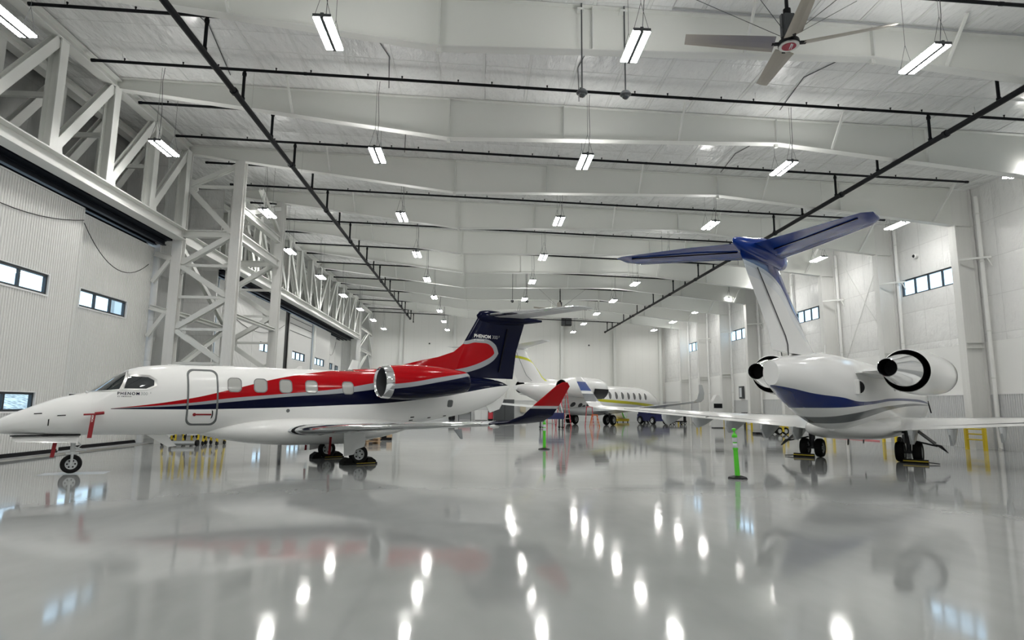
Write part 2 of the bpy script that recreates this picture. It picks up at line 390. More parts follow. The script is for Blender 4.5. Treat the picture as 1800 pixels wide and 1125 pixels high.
# ------------------------------------------------------------------ trusses over the doors, and the braced towers
TX = -13.2
def truss(name, label, y0, y1, n, slope, x=TX, head=True):
    t = thing(name, label, 'truss', (x, y0, 8.7)); L = y1-y0; top = roof(x)-8.7-.28; p = L/n
    if head:
        m = MB(); m.ibeam((0, 0, .33), (0, L, .33), .5, .50, t=.045); m.build('bottom_chord', M['steel'], t)
    else: MB().ibeam((0, 0, .29), (0, L, .29), .3, .35, t=.04).build('bottom_chord', M['steel'], t)
    MB().ibeam((0, 0, top), (0, L, top), .38, .36, t=.04).build('top_chord', M['steel'], t)
    for k in range(n+1):
        y = min(max(k*p, .2), L-.2)
        if k in (0, n) and not head: continue
        MB().ibeam((0, y, .58), (0, y, top-.18), .34, .36, up=(1, 0, 0), t=.04).build('vertical', M['steel'], t)
    for k in range(n):
        up = slope if isinstance(slope, int) else (1 if k >= n/2 else -1)
        a, b = ((k*p, .72), ((k+1)*p, top-.25)) if up > 0 else (((k+1)*p, .72), (k*p, top-.25))
        dy = (b[0]-a[0]); a = (a[0]+dy*.06, a[1]); b = (b[0]-dy*.06, b[1])
        MB().ibeam((.0, a[0], a[1]), (.0, b[0], b[1]), .3, .24, up=(1, 0, 0), t=.035).build('diagonal', M['steel'], t)
        g_ = MB(); g_.prism([(-.02, a[0]-.18*np.sign(dy), .58), (-.02, a[0]+.5*np.sign(dy), .58), (-.02, a[0]+.42*np.sign(dy), .95), (-.02, a[0], 1.35)], (.04, 0, 0)); g_.build('gusset', M['steel'], t)
    return t
YA, YB = GY(3), GY(4)
truss('door_truss', 'white steel truss over the near sliding doors', YA-B/2*9, YA-.2, 9, 1)
truss('door_truss', 'white steel truss over the far sliding doors, beyond the tower', YB+.2, GY(10), 12, 'mirror')
def rear(label, y0, y1, n, s):
    t = truss('rear_truss', label, y0, y1, n, s, -15.1, False); return t
rear('shadowed rear truss behind the near door truss', YA-B/2*9, YA-.2, 9, 1)
rear('shadowed rear truss behind the far door truss', YB+.2, GY(10), 12, 'mirror')
def tie_struts(y0, n, label):
    for k in range(n):
        y = y0+k*B/2
        m = MB(); m.beam((-14.90, y, 11.1), (TX-.20, y, 11.1), .12, .16); o = m.build('tie_strut', M['steel']); tag(o, label % ORD[k+1], 'strut', 'ties between the trusses')
tie_struts(YA-B/2*4, 4, '%s horizontal tie from the camera joining the near truss pair')
def tower():
    t = thing('braced_tower', 'tall white braced steel tower between the two door openings', 'tower', (0, 0, 0))
    x0, x1 = -13.35, -10.9
    for y in (YA, YB):
        for x in (x0, x1):
            top = gbot(x) - .02
            MB().ibeam((x, y, 0), (x, y, top), .42, .36, up=(0, 1, 0), t=.045).build('column', M['spray'], t)
        zs = [1.95, 3.4, 4.88, 6.3, 7.72, 9.15, 11.35]
        for k in range(len(zs)-1):
            a, b = (x0, x1) if k % 2 == 0 else (x1, x0)
            if k == 5: a, b = x1, x0
            MB().ibeam((a+.2*np.sign(b-a), y, zs[k]+.06), (b-.2*np.sign(b-a), y, zs[k+1]-.06), .22, .26, up=(0, 1, 0), t=.03).build('diagonal', M['steel'], t)
        MB().ibeam((x0+.2, y, 11.35), (x1-.2, y, 12.35), .2, .22, up=(0, 1, 0), t=.03).build('diagonal', M['steel'], t)
        for k, z in enumerate(zs):
            (MB().ibeam((x0+.18, y, z), (x1-.18, y, z), .28, .3) if k == 5 else MB().beam((x0+.18, y, z), (x1-.18, y, z), .1, .12)).build('strut', M['steel'], t)
        for k, z in enumerate(zs):
            s = 1 if k % 2 == 0 else -1; x = (x0+.2) if k % 2 == 0 else (x1-.2)
            MB().prism([(x, y-.02, z-.42), (x+.42*s, y-.02, z-.2), (x+.42*s, y-.02, z+.2), (x, y-.02, z+.42)], (0, .04, 0)).build('gusset', M['steel'], t)
    for x, z, hh in ((x1, 10.45, .32), (x1, 9.15, .4), (x1, 5.6, .16), (x0, 5.6, .2), (x0, 3.0, .2)):
        MB().ibeam((x, YA+.2, z), (x, YB-.2, z), .28, hh, t=.04).build('side_strut', M['steel'], t)
    MB().ibeam((x0, YA+.2, 9.0), (x0, YB-.2, 9.0), .45, .55, t=.045).build('side_strut', M['steel'], t)
    for za, zb in ((3.0, 5.5), (8.6, 5.7), (.2, 2.9)):
        MB().ibeam((x0, YA+.2, za), (x0, YB-.2, zb), .2, .2, up=(1, 0, 0), t=.03).build('side_diagonal', M['steel'], t)
    MB().ibeam((x1-.05, YA+.2, 10.2), (x1-.05, YB-.2, 12.2), .2, .2, up=(1, 0, 0), t=.03).build('side_diagonal', M['steel'], t)
    for za, zb in ((11.3, 11.1), (8.45, 8.2), (5.75, 5.6), (2.95, 2.9)):
        MB().ibeam((x1-.3, YA+.25, za), (x0+.3, YB-.25, zb), .2, .2, t=.03).build('cross_brace', M['steel'], t)
    for z in (5.62, 7.98):
        MB().ibeam((-14.22, 26.64, z+.18), (x0-.2, 26.70, z), .18, .24, t=.03).build('wall_tie', M['steel'], t)
        MB().beam((-14.22, 26.64, z-1.1), (-13.6, 26.68, z-.1), .12, .16).build('knee_brace', M['steel'], t)
    MB().ibeam((x1-.2, YA+.22, 11.0), ((x0+x1)/2, YA+2.4, 12.7), .18, .2, t=.03).build('knee_brace', M['steel'], t)
    MB().ibeam((x1-.02, YB-.22, 10.9), (x1-.02, YA+2.6, 12.2), .2, .2, up=(1, 0, 0), t=.03).build('knee_brace', M['steel'], t)
    return t
tower()
def tower_far():
    t = thing('braced_bay', 'braced steel bay at the far left corner by the end wall', 'tower', (-13.2, GY(10)+.42, 0)); L = 75.1-GY(10)-.42
    for y in (0, L): MB().ibeam((0, y, 0), (0, y, 12.9), .4, .36, t=.04).build('column', M['spray'], t)
    zs = [2.6, 5.2, 7.8, 10.2, 12.7]
    for k, z in enumerate(zs):
        MB().ibeam((0, .15, z), (0, L-.15, z), .28, .32, t=.035).build('strut', M['steel'], t)
        z0 = zs[k-1] if k else .2
        a, b = (.2, L/2); MB().ibeam((0, .2, z0+.2), (0, L*.62, z-.15), .2, .22, up=(1, 0, 0), t=.03).build('diagonal', M['steel'], t)
        MB().ibeam((0, L-.2, z0+.2), (0, L*.66, z-.15), .2, .22, up=(1, 0, 0), t=.03).build('diagonal', M['steel'], t)
tower_far()

# ------------------------------------------------------------------ roof girders and right-hand columns
def girder(n):
    y = GY(n); t = thing('roof_girder', '%s tapered white roof girder from the camera' % ORD[n], 'girder', (0, y, 0), 0, 'roof girders')
    xs = [-13.45, -10.9, -1.25, 11.1, 22.55]
    poly = [(x, -.008, gbot(x)+.02) for x in xs] + [(x, -.008, roof(x)-.02) for x in (22.55, -13.45)]
    MB().prism(poly, (0, .016, 0)).build('web', M['girder'], t)
    m = MB()
    for a, b in ((-13.45, -1.25), (-1.25, 11.1), (11.1, 22.55)): m.beam((a, 0, gbot(a)), (b, 0, gbot(b)), .32, .03)
    m.build('bottom_flange', M['steel'], t)
    MB().beam((-13.45, 0, roof(-13.45)-.03), (22.55, 0, roof(22.55)-.03), .3, .03).build('top_flange', M['steel'], t)
    for x, w_ in ((-1.25, .045), (11.1, .045), (-7.2, .02), (3.0, .02), (17, .02)):
        if w_ < .03 and x < 0: continue
        m = MB(); m.box(x-w_/2, x+w_/2, -.14, .14, gbot(x)+.01, roof(x)-.04)
        if w_ > .03: m.box(x-.06, x+.06, -.05, .05, gbot(x)-.14, gbot(x)-.01)
        m.build('stiffener', M['steel'], t)
    for x in (-6.9, 7.3, 13.2, 21.5):
        MB().beam((x, -.12, gbot(x)+.03), (x+.4*(x > 20), -1.0-.3*(x > 20), roof(x)-.06), .09 if x > 20 else .07, .09 if x > 20 else .07).build('flange_brace', M['steel'], t)
for n in range(1, 11): girder(n)
def right_column(n):
    y = GY(n); t = thing('wall_column', '%s white column from the camera along the right wall' % ORD[n], 'column', (0, y, 0), 0, 'right wall columns')
    m = MB(); m.box(22.48, 22.54, -.21, .21, 0, 10.5); m.build('inner_flange', M['spray'], t)
    m = MB(); m.box(22.54, 23.44, -.012, .012, 0, roof(23)-.03); m.build('web', M['spray'], t)
    m = MB(); m.box(23.42, 23.47, -.16, .16, 0, roof(23.4)-.03); m.build('outer_flange', M['spray'], t)
    for z in (2.9+1.7, 3.15+1.7, 10.45):
        MB().box(22.54, 23.42, -.15, .15, z, z+.025).build('stiffener', M['steel'], t)
    return t
for n in range(1, 11): right_column(n)
def downspout(n):
    y = GY(n)-.62; t = thing('downspout', 'white drain pipe beside the %s column on the right wall' % ORD[n], 'pipe', (23.30, y, 0), 0, 'drain pipes on the right wall')
    m = MB(); m.tube([(0, 0, .06), (0, 0, 11.75)], .085, 14); m.tube([(0, 0, .12), (0, -.02, .05), (-.1, -.05, .03)], .085, 10); m.build('pipe', M['board'], t)
    for z in (3.2, 5.35, 8.6, 10.9):
        MB().lathe([(.105, -.03), (.105, .03)], (0, 0, z), (0, 0, 1), 14, cap=True).build('collar', M['steel'], t)
    return t
for n in range(1, 11): downspout(n)
for n in range(3, 10):
    y = GY(n); o = MB().beam((22.5, y-.25, 8.75), (23.45, y-1.0, 8.75), .06, .09).beam((23.3, y-.9, 8.75), (23.45, y-1.0, 8.3), .05, .05).build('wall_bracket', M['steel'])
    tag(o, 'small white bracket arm tied to the %s column on the right wall' % ORD[n], 'bracket', 'bracket arms on the right wall')
o = MB().tube([(23.46, 32.9, 11.6), (23.46, 37.4, 4.9)], .014, 6).tube([(23.45, 37.4, 11.4), (23.45, 32.9, 4.9)], .014, 6).build('brace_rod', M['steel'])
tag(o, 'crossed thin brace rods on the right wall beside the tall tail fin', 'brace')
def guard(n):
    y = GY(n); t = thing('column_guard', 'yellow tubular guard rail around the foot of the %s right column' % ORD[n], 'guard rail', (22.05, y-.75, 0), 0, 'yellow column guards')
    for dy in (-.5, .5): MB().box(-.06, .06, dy-.06, dy+.06, 0, .98).build('post', M['yellow'], t)
    for z in (.92, .70, .46): MB().tube([(0, -.5, z), (0, .5, z)], .03, 8).build('rail', M['yellow'], t)
for n in range(3, 11): guard(n)
# far-wall columns
for k, x in enumerate((-9.6, -3.0, 3.7, 10.4, 17.1, 22.9)):
    o = MB().ibeam((x, YF-.22, 0), (x, YF-.22, roof(x)-.02), .36, .4, up=(0, 1, 0), t=.04).build('end_wall_column', M['steel'])
    tag(o, '%s white column from the left on the far end wall' % ORD[k+1], 'column', 'far wall columns')

# ------------------------------------------------------------------ sprinkler pipework
BL = [16.55 - 2.84 + 2.84*k for k in range(0, 22)]
def head(m=None):
    h = MB(); h.tube([(0, 0, .03), (0, 0, .11)], .018, 6); h.lathe([(.03, .10), (.03, .13)], (0, 0, 0), (0, 0, 1), 8, cap=True); return h
hp = None
for k, y in enumerate(BL):
    x0, x1 = -12.92, 21.9; zf = lambda x: roof(x)-.37
    t = thing('sprinkler_branch_pipe', '%s black sprinkler cross pipe from the camera under the roof' % ORD[k+1], 'pipe', (0, y, 0), 0, 'sprinkler cross pipes')
    MB().tube([(x0, 0, zf(x0)), (x1, 0, zf(x1))], .05, 10).build('pipe', M['pipe'], t)
    for x in (x0, x1): MB().lathe([(.06, -.06), (.06, .06)], (x, 0, zf(x)), (1, 0, 0), 10, cap=True).build('end_cap', M['pipe'], t)
    if k < 9:
        x = x0+1.0; j = 0
        while x < x1-.4:
            if hp is None: hp = head().build('sprinkler_head', M['pipe'], t); o = hp
            else: o = hp.copy(); C.objects.link(o); o.parent = t
            o.location = (x, 0, zf(x)); x += (1.9, 1.15)[j % 2]; j += 1
        for x in (-6.0, 1.2, 7.2, 13.4): MB().lathe([(.058, -.05), (.058, .05)], (x, 0, zf(x)), (1, 0, 0), 10, cap=True).build('coupling', M['pipe'], t)
        for x in (-12.0, -8.6, 3.3, 9.5, 17.5): MB().tube([(x, 0, zf(x)), (x, 0, roof(x))], .007, 5).build('hanger_rod', M['alu'], t)
for nm, X, Z, ye in (('left', -8.0, 11.63, 69.8), ('right', 15.75, 11.05, 74.6)):
    t = thing('sprinkler_main_pipe', 'thick black sprinkler main running the length of the %s side' % nm, 'pipe', (X, 0, Z))
    MB().tube([(0, YN+.5, 0), (0, ye, 0)], .095, 14).build('pipe', M['pipe'], t)
    MB().lathe([(.13, -.06), (.13, .06)], (0, ye, 0), (0, 1, 0), 12, cap=True).build('end_cap', M['pipe'], t)
    for k, y in enumerate(BL):
        top = roof(X)-.37-Z-.052
        m = MB(); m.tube([(0, y, 0), (0, y, top)], .05, 10); m.lathe([(.07, .08), (.07, .16)], (0, y, 0), (0, 0, 1), 10, cap=True); m.lathe([(.07, top-.16), (.07, top-.06)], (0, y, 0), (0, 0, 1), 10, cap=True)
        m.build('riser_nipple', M['pipe'], t)
    for y in range(12, 70, 6):
        MB().lathe([(.125, -.07), (.125, .07)], (0, y+.7, 0), (0, 1, 0), 12, cap=True).build('coupling', M['pipe'], t)
        MB().tube([(0, y+2.2, 0), (0, y+2.2, roof(X)-Z)], .008, 5).build('hanger_rod', M['alu'], t)
# ------------------------------------------------------------------ high-bay lights
RY = [13.7 + 7.15*k for k in range(9)]
COLS = [(-11.15, 10.55, 'beside the left trusses'), (-3.75, 10.55, 'left of the centre'), (3.72, 10.55, 'right of the centre'), (11.15, 10.55, 'inside the right sprinkler main'), (21.1, 11.02, 'along the right wall columns')]
strips = house = None
def light(x, y, z, label, tpl=[None], cab={}):
    t = thing('high_bay_light', label, 'ceiling light', (x, y, z), 0, 'twin-strip high bay lights')
    if tpl[0] is None:
        L = .66
        h = MB(); h.box(-.038, .038, -L, L, -.055, .09)
        for s in (-1, 1): h.box(-.21, .21, s*L-.015, s*L+.015, -.02, .05)
        a = h.build('housing', M['dark'], t)
        ss = []
        for s in (-1, 1):
            m = MB(); m.box(s*.125-.082, s*.125+.082, -L+.02, L-.02, -.035, .014); m.m[1] = 1; ss.append(m.build('light_strip', [M['lamp'], M['lamp_top']], t))
        tpl[0] = [a]+ss
    else:
        for o in tpl[0]: c = o.copy(); C.objects.link(c); c.parent = t
    key = (round(x, 2), round(z, 2)); top = roof(x)-z
    if key not in cab:
        cab[key] = []
        for s in (-1, 1):
            m = MB(); k = min(.75, top*.5)
            m.tube([(-.18, s*.6, .06), (0, s*.6, k)], .006, 4); m.tube([(.18, s*.6, .06), (0, s*.6, k)], .006, 4); m.tube([(0, s*.6, k), (0, s*.6, top)], .006, 4)
            cab[key].append(m.build('suspension_cable', M['dark'], t))
        m = MB(); m.tube([(.05, -.5, .08), (.1, -.55, top*.4), (.06, -.62, top*.8), (.09, -.6, top)], .009, 5); cab[key].append(m.build('power_cord', M['dark'], t))
    else:
        for o in cab[key]: c = o.copy(); C.objects.link(c); c.parent = t
    return t
for ci, (x, z, where) in enumerate(COLS):
    for k, y in enumerate(RY):
        xx = x
        if ci == 0 and k == 2: xx = -10.0
        if ci == 4: y += .70
        light(xx, y, z, '%s twin-strip light from the camera in the row %s' % (ORD[k+1], where))
    for k, y in enumerate((6.55, -.6)):  # rows out of view, added only for the illumination of the hall
        light(x, y, z, 'unseen added twin-strip light overhead %s, %s the camera' % (where, ('just ahead of', 'behind')[k]))
# ------------------------------------------------------------------ ceiling fans
def fan(x, y, z, label):
    t = thing('industrial_fan', label, 'fan', (x, y, z), 0, 'large overhead fans')
    R = 2.45; a0 = math.radians(-11)
    for k in range(4):
        a = a0+k*PI/2; d = Vector((math.cos(a), math.sin(a), 0)); n = Vector((-d.y, d.x, 0)); rings = []
        for r, c in ((.34, .46), (1.2, .40), (R, .30)):
            ctr = d*r + Vector((0, 0, .04+.30*((r-.3)/(R-.3)))); tl = .30
            prof = [(-.5, 0), (-.25, .028), (.1, .036), (.5, .01), (.1, -.012), (-.25, -.012)]
            rings.append([ctr + n*(c*p*math.cos(tl)-q*math.sin(tl)) + Vector((0, 0, 1))*(c*p*math.sin(tl)+q*math.cos(tl)) for p, q in prof])
        MB().loft(rings, smooth=False).build('blade', M['fanblade'], t)
        MB().beam(d*.16+Vector((0, 0, .05)), d*.40+Vector((0, 0, .05)), .10, .04).build('blade_clamp', M['black'], t)
    MB().lathe([(.0, .10), (.24, .10), (.25, .04), (.25, 0), (0, 0)], (0, 0, 0), (0, 0, 1), 28).build('hub', M['black'], t)
    b = MB().lathe([(.0, 0), (.235, 0), (.235, -.035), (.0, -.035)], (0, 0, 0), (0, 0, 1), 32).build('hub_cover', M['alu'], t)
    MB().lathe([(.0, -.036), (.165, -.036), (.165, -.045), (0, -.045)], (0, 0, 0), (0, 0, 1), 32).build('red_badge', M['fanred'], b)
    m = MB(); m.prism([(-.02, -.14, -.046), (.012, -.14, -.046), (.06, .10, -.046), (.045, .10, -.046)], (0, 0, -.004)); m.prism([(.02, -.12, -.046), (.05, -.12, -.046), (.10, .08, -.046), (.09, .09, -.046)], (0, 0, -.004))
    m.build('badge_mark', M['white'], b)
    m = MB(); m.box(-.12, .12, -.12, .12, .12, .78); m.box(-.17, .17, -.05, .05, .2, .8); m.build('motor_housing', M['dark'], t)
    m = MB(); m.tube([(0, 0, .75), (0, 0, roof(x)-z-.02)], .045, 10); m.lathe([(.09, .78), (.09, .95)], (0, 0, 0), (0, 0, 1), 12, cap=True); m.build('downrod', M['black'], t)
    for sx in (-1, 1):
        for sy in (-1, 1):
            MB().tube([(sx*.15, sy*.1, .3), (sx*2.6, sy*1.15, roof(x+sx*2.6)-z-.02)], .008, 5).build('guy_wire', M['dark'], t)
fan(7.42, 13.3, 10.5, 'large four-blade ceiling fan with red hub badge at top right')
fan(7.42, 54.9, 10.5, 'distant ceiling fan partly behind the red and navy tail fin')
# dome cameras, wall cameras, heater, hatch, ceiling cables
for k, (x, y) in enumerate(((2.68, 15.35), (3.88, 15.35), (2.65, 48.5), (3.82, 48.5))):
    t = thing('dome_camera', ['left one of the near pair of dome cameras on long poles', 'right one of the near pair of dome cameras on long poles', 'left one of the distant pair of hanging dome cameras', 'right one of the distant pair of hanging dome cameras'][k], 'camera', (x, y, 10.15), 0, 'hanging dome cameras')
    MB().tube([(0, 0, .12), (0, 0, roof(x)-10.16)], .02, 8).build('pole', M['dark'], t)
    MB().lathe([(.0, .13), (.10, .12), (.15, .06), (.155, .02), (.13, 0), (0, 0)], (0, 0, 0), (0, 0, 1), 20).build('camera_body', M['dark'], t)
    MB().lathe([(.105, 0), (.095, -.05), (.06, -.09), (0, -.105)], (0, 0, 0), (0, 0, 1), 20).build('dome', M['cockpit'], t)
    MB().box(-.12, .06, -.03, .19, 2.5, 2.56).build('mount', M['steel'], t)
for k, (p, r, lab) in enumerate((((-6.15, YF-.1, 9.35), 0, 'small dark wall camera on the far wall, left of the navy fin'), ((13.84, YF-.1, 9.45), 0, 'small dark wall camera on the far wall, right of centre'), ((23.4, 30.6, 9.95), 1, 'small round camera above the four-pane right wall window'))):
    t = thing('wall_camera', lab, 'camera', p); ax = (0, -1, 0) if r == 0 else (-1, 0, 0)
    MB().lathe([(.13, -.1), (.13, .06), (.08, .1)], (0, 0, 0), ax, 14, cap=True).build('housing', M['cabinet'], t)
    MB().lathe([(.09, .1), (.06, .14), (0, .15)], (0, 0, 0), ax, 14).build('lens', M['black'], t)
t = thing('unit_heater', 'black box heater high on the far wall beside a column', 'heater', (10.7, YF-1.1, 11.75))
MB().box(-.05, .75, -.4, .4, 0, 1.05).build('casing', M['black'], t); MB().box(-.45, -.05, -.35, .35, .02, 1.0).build('fan_box', M['dark'], t)
MB().box(.0, .7, -.42, -.4, .1, .95).build('louvre', M['dark'], t); MB().tube([(.3, 0, 1.05), (.3, 0, 1.35)], .03, 6).build('hanger', M['dark'], t)
t = thing('roof_opening', 'brown open patch in the roof liner by the left sprinkler main', 'opening', (-6.4, 28.6, roof(-6.4)-.04), math.radians(0))
MB().prism([(-1.0, -.35, 0), (1.5, -.35, -.04), (1.9, .55, -.05), (-.7, .4, -.01)], (0, 0, .05)).build('exposed_insulation', M['brown'], t)
for k, (pts, lab) in enumerate((
  ([(-9.2, 14.6, 0), (-8.4, 17.5, 0), (-8.9, 20.4, 0)], 'thin dark cable on the roof liner left of the left sprinkler main'),
  ([(-3.6, 16.6, 0), (-3.1, 18.6, 0), (-3.4, 20.6, 0)], 'thin dark zigzag cable on the liner above the left centre lights'),
  ([(3.4, 16.4, 0), (3.1, 18.5, 0), (3.5, 20.7, 0)], 'thin dark cable on the liner by the near dome cameras'),
  ([(11.6, 16.3, 0), (10.6, 18.2, 0), (10.9, 20.4, 0)], 'thin dark cable on the liner below the near fan'),
  ([(-3.5, 22.2, 0), (-3.2, 24.0, 0), (-3.5, 26.2, 0)], 'thin dark cable on the liner beyond the second girder'),
  ([(11.5, 22.4, 0), (10.9, 24.3, 0), (11.1, 26.4, 0)], 'thin dark cable on the liner right of centre past the second girder'))):
    o = MB().tube([(a, b, roof(a)-.03) for a, b, c in pts], .016, 6).build('roof_cable', M['dark']); tag(o, lab, 'cable')
o = MB().tube([(5.2, 14.0, roof(5.2)-.09), (5.2, 15.2, roof(5.2)-.09), (16, 15.25, roof(16)-.09), (22, 15.25, roof(22)-.09)], .03, 8).build('conduit', M['cart']); tag(o, 'grey conduit running along the first girder behind the fan', 'conduit')
def swag(p, q, drop, lab):
    pts = [Vector(p).lerp(Vector(q), k/14) - Vector((0, 0, drop*4*(k/14)*(1-k/14))) for k in range(15)]
    o = MB().tube(pts, .014, 6).build('festoon_cable', M['black']); tag(o, lab, 'cable', 'sagging door cables')
swag((-13.88, 14.0, 8.0), (-13.88, 21.3, 8.0), .62, 'black cable sagging across the nearest door leaf')
swag((-13.86, 21.3, 7.9), (-14.25, 26.3, 7.6), .95, 'black cable sagging across the second door leaf')
swag((-14.15, 33.4, 7.3), (-14.15, 44.6, 7.4), 1.1, 'thin cable sagging across the leaf right of the tower')
swag((-14.48, 58.3, 8.0), (-14.48, 62.0, 8.0), 1.5, 'thin cable looped on the second farthest door leaf')
o = MB().box(-14.42, -14.25, 44.8, 45.85, .02, 8.5).build('door_gap_seal', M['black']); tag(o, 'black vertical seal in the gap between far door leaves', 'seal')
o = MB().tube([(-13.95, 51.97, .05), (-13.95, 51.97, 8.3)], .12, 12).build('door_post', M['steel']); tag(o, 'round white post in front of the far door leaves', 'post')
for k, z in enumerate((7.2, 7.75, 8.2)):
    o = MB().tube([(-14.16, 45.9, z), (-14.16, 51.8, z)], .022, 6).build('door_conduit', M['dark']); tag(o, '%s dark conduit line across the leaf right of the door gap' % ('lowest', 'middle', 'topmost')[k], 'conduit', 'conduits on the far door')

# ================================================================== aircraft
def pchip(xs, ys):
    xs = np.array(xs, float); ys = np.array(ys, float); h = np.diff(xs); d = np.diff(ys)/h; m = np.zeros(len(xs))
    for i in range(1, len(xs)-1):
        if d[i-1]*d[i] > 0:
            w1 = 2*h[i]+h[i-1]; w2 = h[i]+2*h[i-1]; m[i] = (w1+w2)/(w1/d[i-1]+w2/d[i])
    m[0] = d[0]; m[-1] = d[-1]
    def f(x):
        x = np.clip(x, xs[0], xs[-1]); i = int(np.clip(np.searchsorted(xs, x)-1, 0, len(h)-1)); t = (x-xs[i])/h[i]
        return float((2*t**3-3*t**2+1)*ys[i] + (t**3-2*t**2+t)*h[i]*m[i] + (-2*t**3+3*t**2)*ys[i+1] + (t**3-t**2)*h[i]*m[i+1])
    return f
def resample(poly, step=.06):
    out = []
    for i in range(len(poly)):
        a = np.array(poly[i], float); b = np.array(poly[(i+1) % len(poly)], float); k = max(1, int(math.ceil(np.linalg.norm(b-a)/step)))
        out += [tuple(a*(1-j/k)+b*j/k) for j in range(k)]
    return out
class Fus:                                      # body of revolution-ish: stations (x, top, bottom, half width)
    def __init__(s, st, n=2.15, fr=.5):
        xs = [a[0] for a in st]; s.x0, s.x1 = xs[0], xs[-1]; s.n = n; s.fr = fr; s.xs = xs
        s.top = pchip(xs, [a[1] for a in st]); s.bot = pchip(xs, [a[2] for a in st]); s.hw = pchip(xs, [a[3] for a in st])
    def zm(s, x): return s.bot(x) + (s.top(x)-s.bot(x))*s.fr
    def ring(s, x, m=48):
        t, b, w_, zm = s.top(x), s.bot(x), s.hw(x), s.zm(x); r = []
        for k in range(m):
            a = 2*PI*k/m; c, q = math.cos(a), math.sin(a)
            r.append((x, w_*math.copysign(abs(c)**(2/s.n), c), zm + (t-zm if q >= 0 else zm-b)*math.copysign(abs(q)**(2/s.n), q)))
        return r
    def mesh(s, name, mats, parent, num=90, mi=0):
        t = np.linspace(0, 1, num); e = s.x0 + (s.x1-s.x0)*(.5*t+.5*t*t*(3-2*t)); e = sorted(set(list(np.round(e, 4)) + list(s.xs)))
        return MB().loft([s.ring(x) for x in e], mi).build(name, mats, parent)
    def pt(s, x, z, side, off=0.):
        t, b, w_, zm = s.top(x), s.bot(x), s.hw(x), s.zm(x); h_ = (t-zm) if z >= zm else (zm-b)
        u = min(abs(z-zm)/max(h_, 1e-4), .9995); y = w_*(1-u**s.n)**(1/s.n)
        nv = Vector((0, y/max(w_, 1e-3)**2, (z-zm)/max(h_, 1e-3)**2)).normalized()
        return Vector((x, side*(y+nv.y*off), z+nv.z*off))
    def patch(s, poly, side, off=.006, mb=None, mat=0, rings=5, lift=None):
        mb = mb or MB(); poly = resample(poly); n = len(poly); c = (sum(p[0] for p in poly)/n, sum(p[1] for p in poly)/n); v = []; f = []
        for j in range(rings+1):
            k = 1-j/rings
            if j == rings: v.append(s.pt(c[0], c[1], side, off)); break
            for p in poly: v.append(s.pt(c[0]+(p[0]-c[0])*k, c[1]+(p[1]-c[1])*k, side, off))
        for j in range(rings-1):
            for i in range(n): f.append((j*n+i, j*n+(i+1) % n, (j+1)*n+(i+1) % n, (j+1)*n+i))
        for i in range(n): f.append(((rings-1)*n+i, (rings-1)*n+(i+1) % n, rings*n))
        # rim down into the skin, so that the patch is a thin solid rather than a floating sheet
        o = len(v); v += [s.pt(p[0], p[1], side, -.02) for p in poly]
        for i in range(n): f.append((i, (i+1) % n, o+(i+1) % n, o+i))
        return mb.add(v, f, mat, True)
    def band(s, poly, wd, side, off=.007, mb=None, mat=0):
        mb = mb or MB(); poly = resample(poly); n = len(poly); c = (sum(p[0] for p in poly)/n, sum(p[1] for p in poly)/n); v = []
        for p in poly:
            hx = max(abs(a[0]-c[0]) for a in poly); hz = max(abs(a[1]-c[1]) for a in poly)
            q = (c[0]+(p[0]-c[0])*(1-wd/hx), c[1]+(p[1]-c[1])*(1-wd/hz))
            v += [s.pt(p[0], p[1], side, -.02), s.pt(p[0], p[1], side, off), s.pt(q[0], q[1], side, off), s.pt(q[0], q[1], side, -.02)]
        f = [(4*i+j, 4*((i+1) % n)+j, 4*((i+1) % n)+j+1, 4*i+j+1) for i in range(n) for j in range(3)]
        return mb.add(v, f, mat, True)
def rrect(x, z, w_, h, r, m=5, skew=0.):
    P = []
    for cx, cz, a in ((w_/2-r, h/2-r, 0), (-w_/2+r, h/2-r, 90), (-w_/2+r, -h/2+r, 180), (w_/2-r, -h/2+r, 270)):
        for k in range(m+1):
            t = math.radians(a+90*k/m); dx, dz = cx+r*math.cos(t), cz+r*math.sin(t); P.append((x+dx+skew*dz, z+dz))
    return P
def dense(poly, m=6): return [tuple(np.array(poly[i])*(1-k/m)+np.array(poly[(i+1) % len(poly)])*k/m) for i in range(len(poly)) for k in range(m)]
AF = [(0, 0), (.012, .018), (.05, .036), (.14, .054), (.30, .062), (.50, .052), (.75, .026), (1, .002), (1, -.002), (.75, -.016), (.50, -.032), (.30, -.044), (.14, -.040), (.05, -.028), (.012, -.014)]
def foil(le, chord, th, up, tw=0., aft=(1, 0, 0)):
    le = Vector(le); up = Vector(up).normalized(); aft = Vector(aft)
    return [le + aft*(c*chord) + up*(t*chord*th + math.tan(tw)*-(c-.3)*chord) for c, t in AF]
def wing(secs, name, mats, parent, mi=0, sub=1):
    R = []
    for i in range(len(secs)-1):
        for k in range(sub):
            t = k/sub; a, b = secs[i], secs[i+1]; tw = (a[4] if len(a) > 4 else 0)*(1-t)+(b[4] if len(b) > 4 else 0)*t
            R.append(foil(Vector(a[0]).lerp(Vector(b[0]), t), a[1]*(1-t)+b[1]*t, a[2]*(1-t)+b[2]*t, Vector(a[3]).lerp(Vector(b[3]), t), tw))
    R.append(foil(*secs[-1])); return MB().loft(R, mi).build(name, mats, parent)
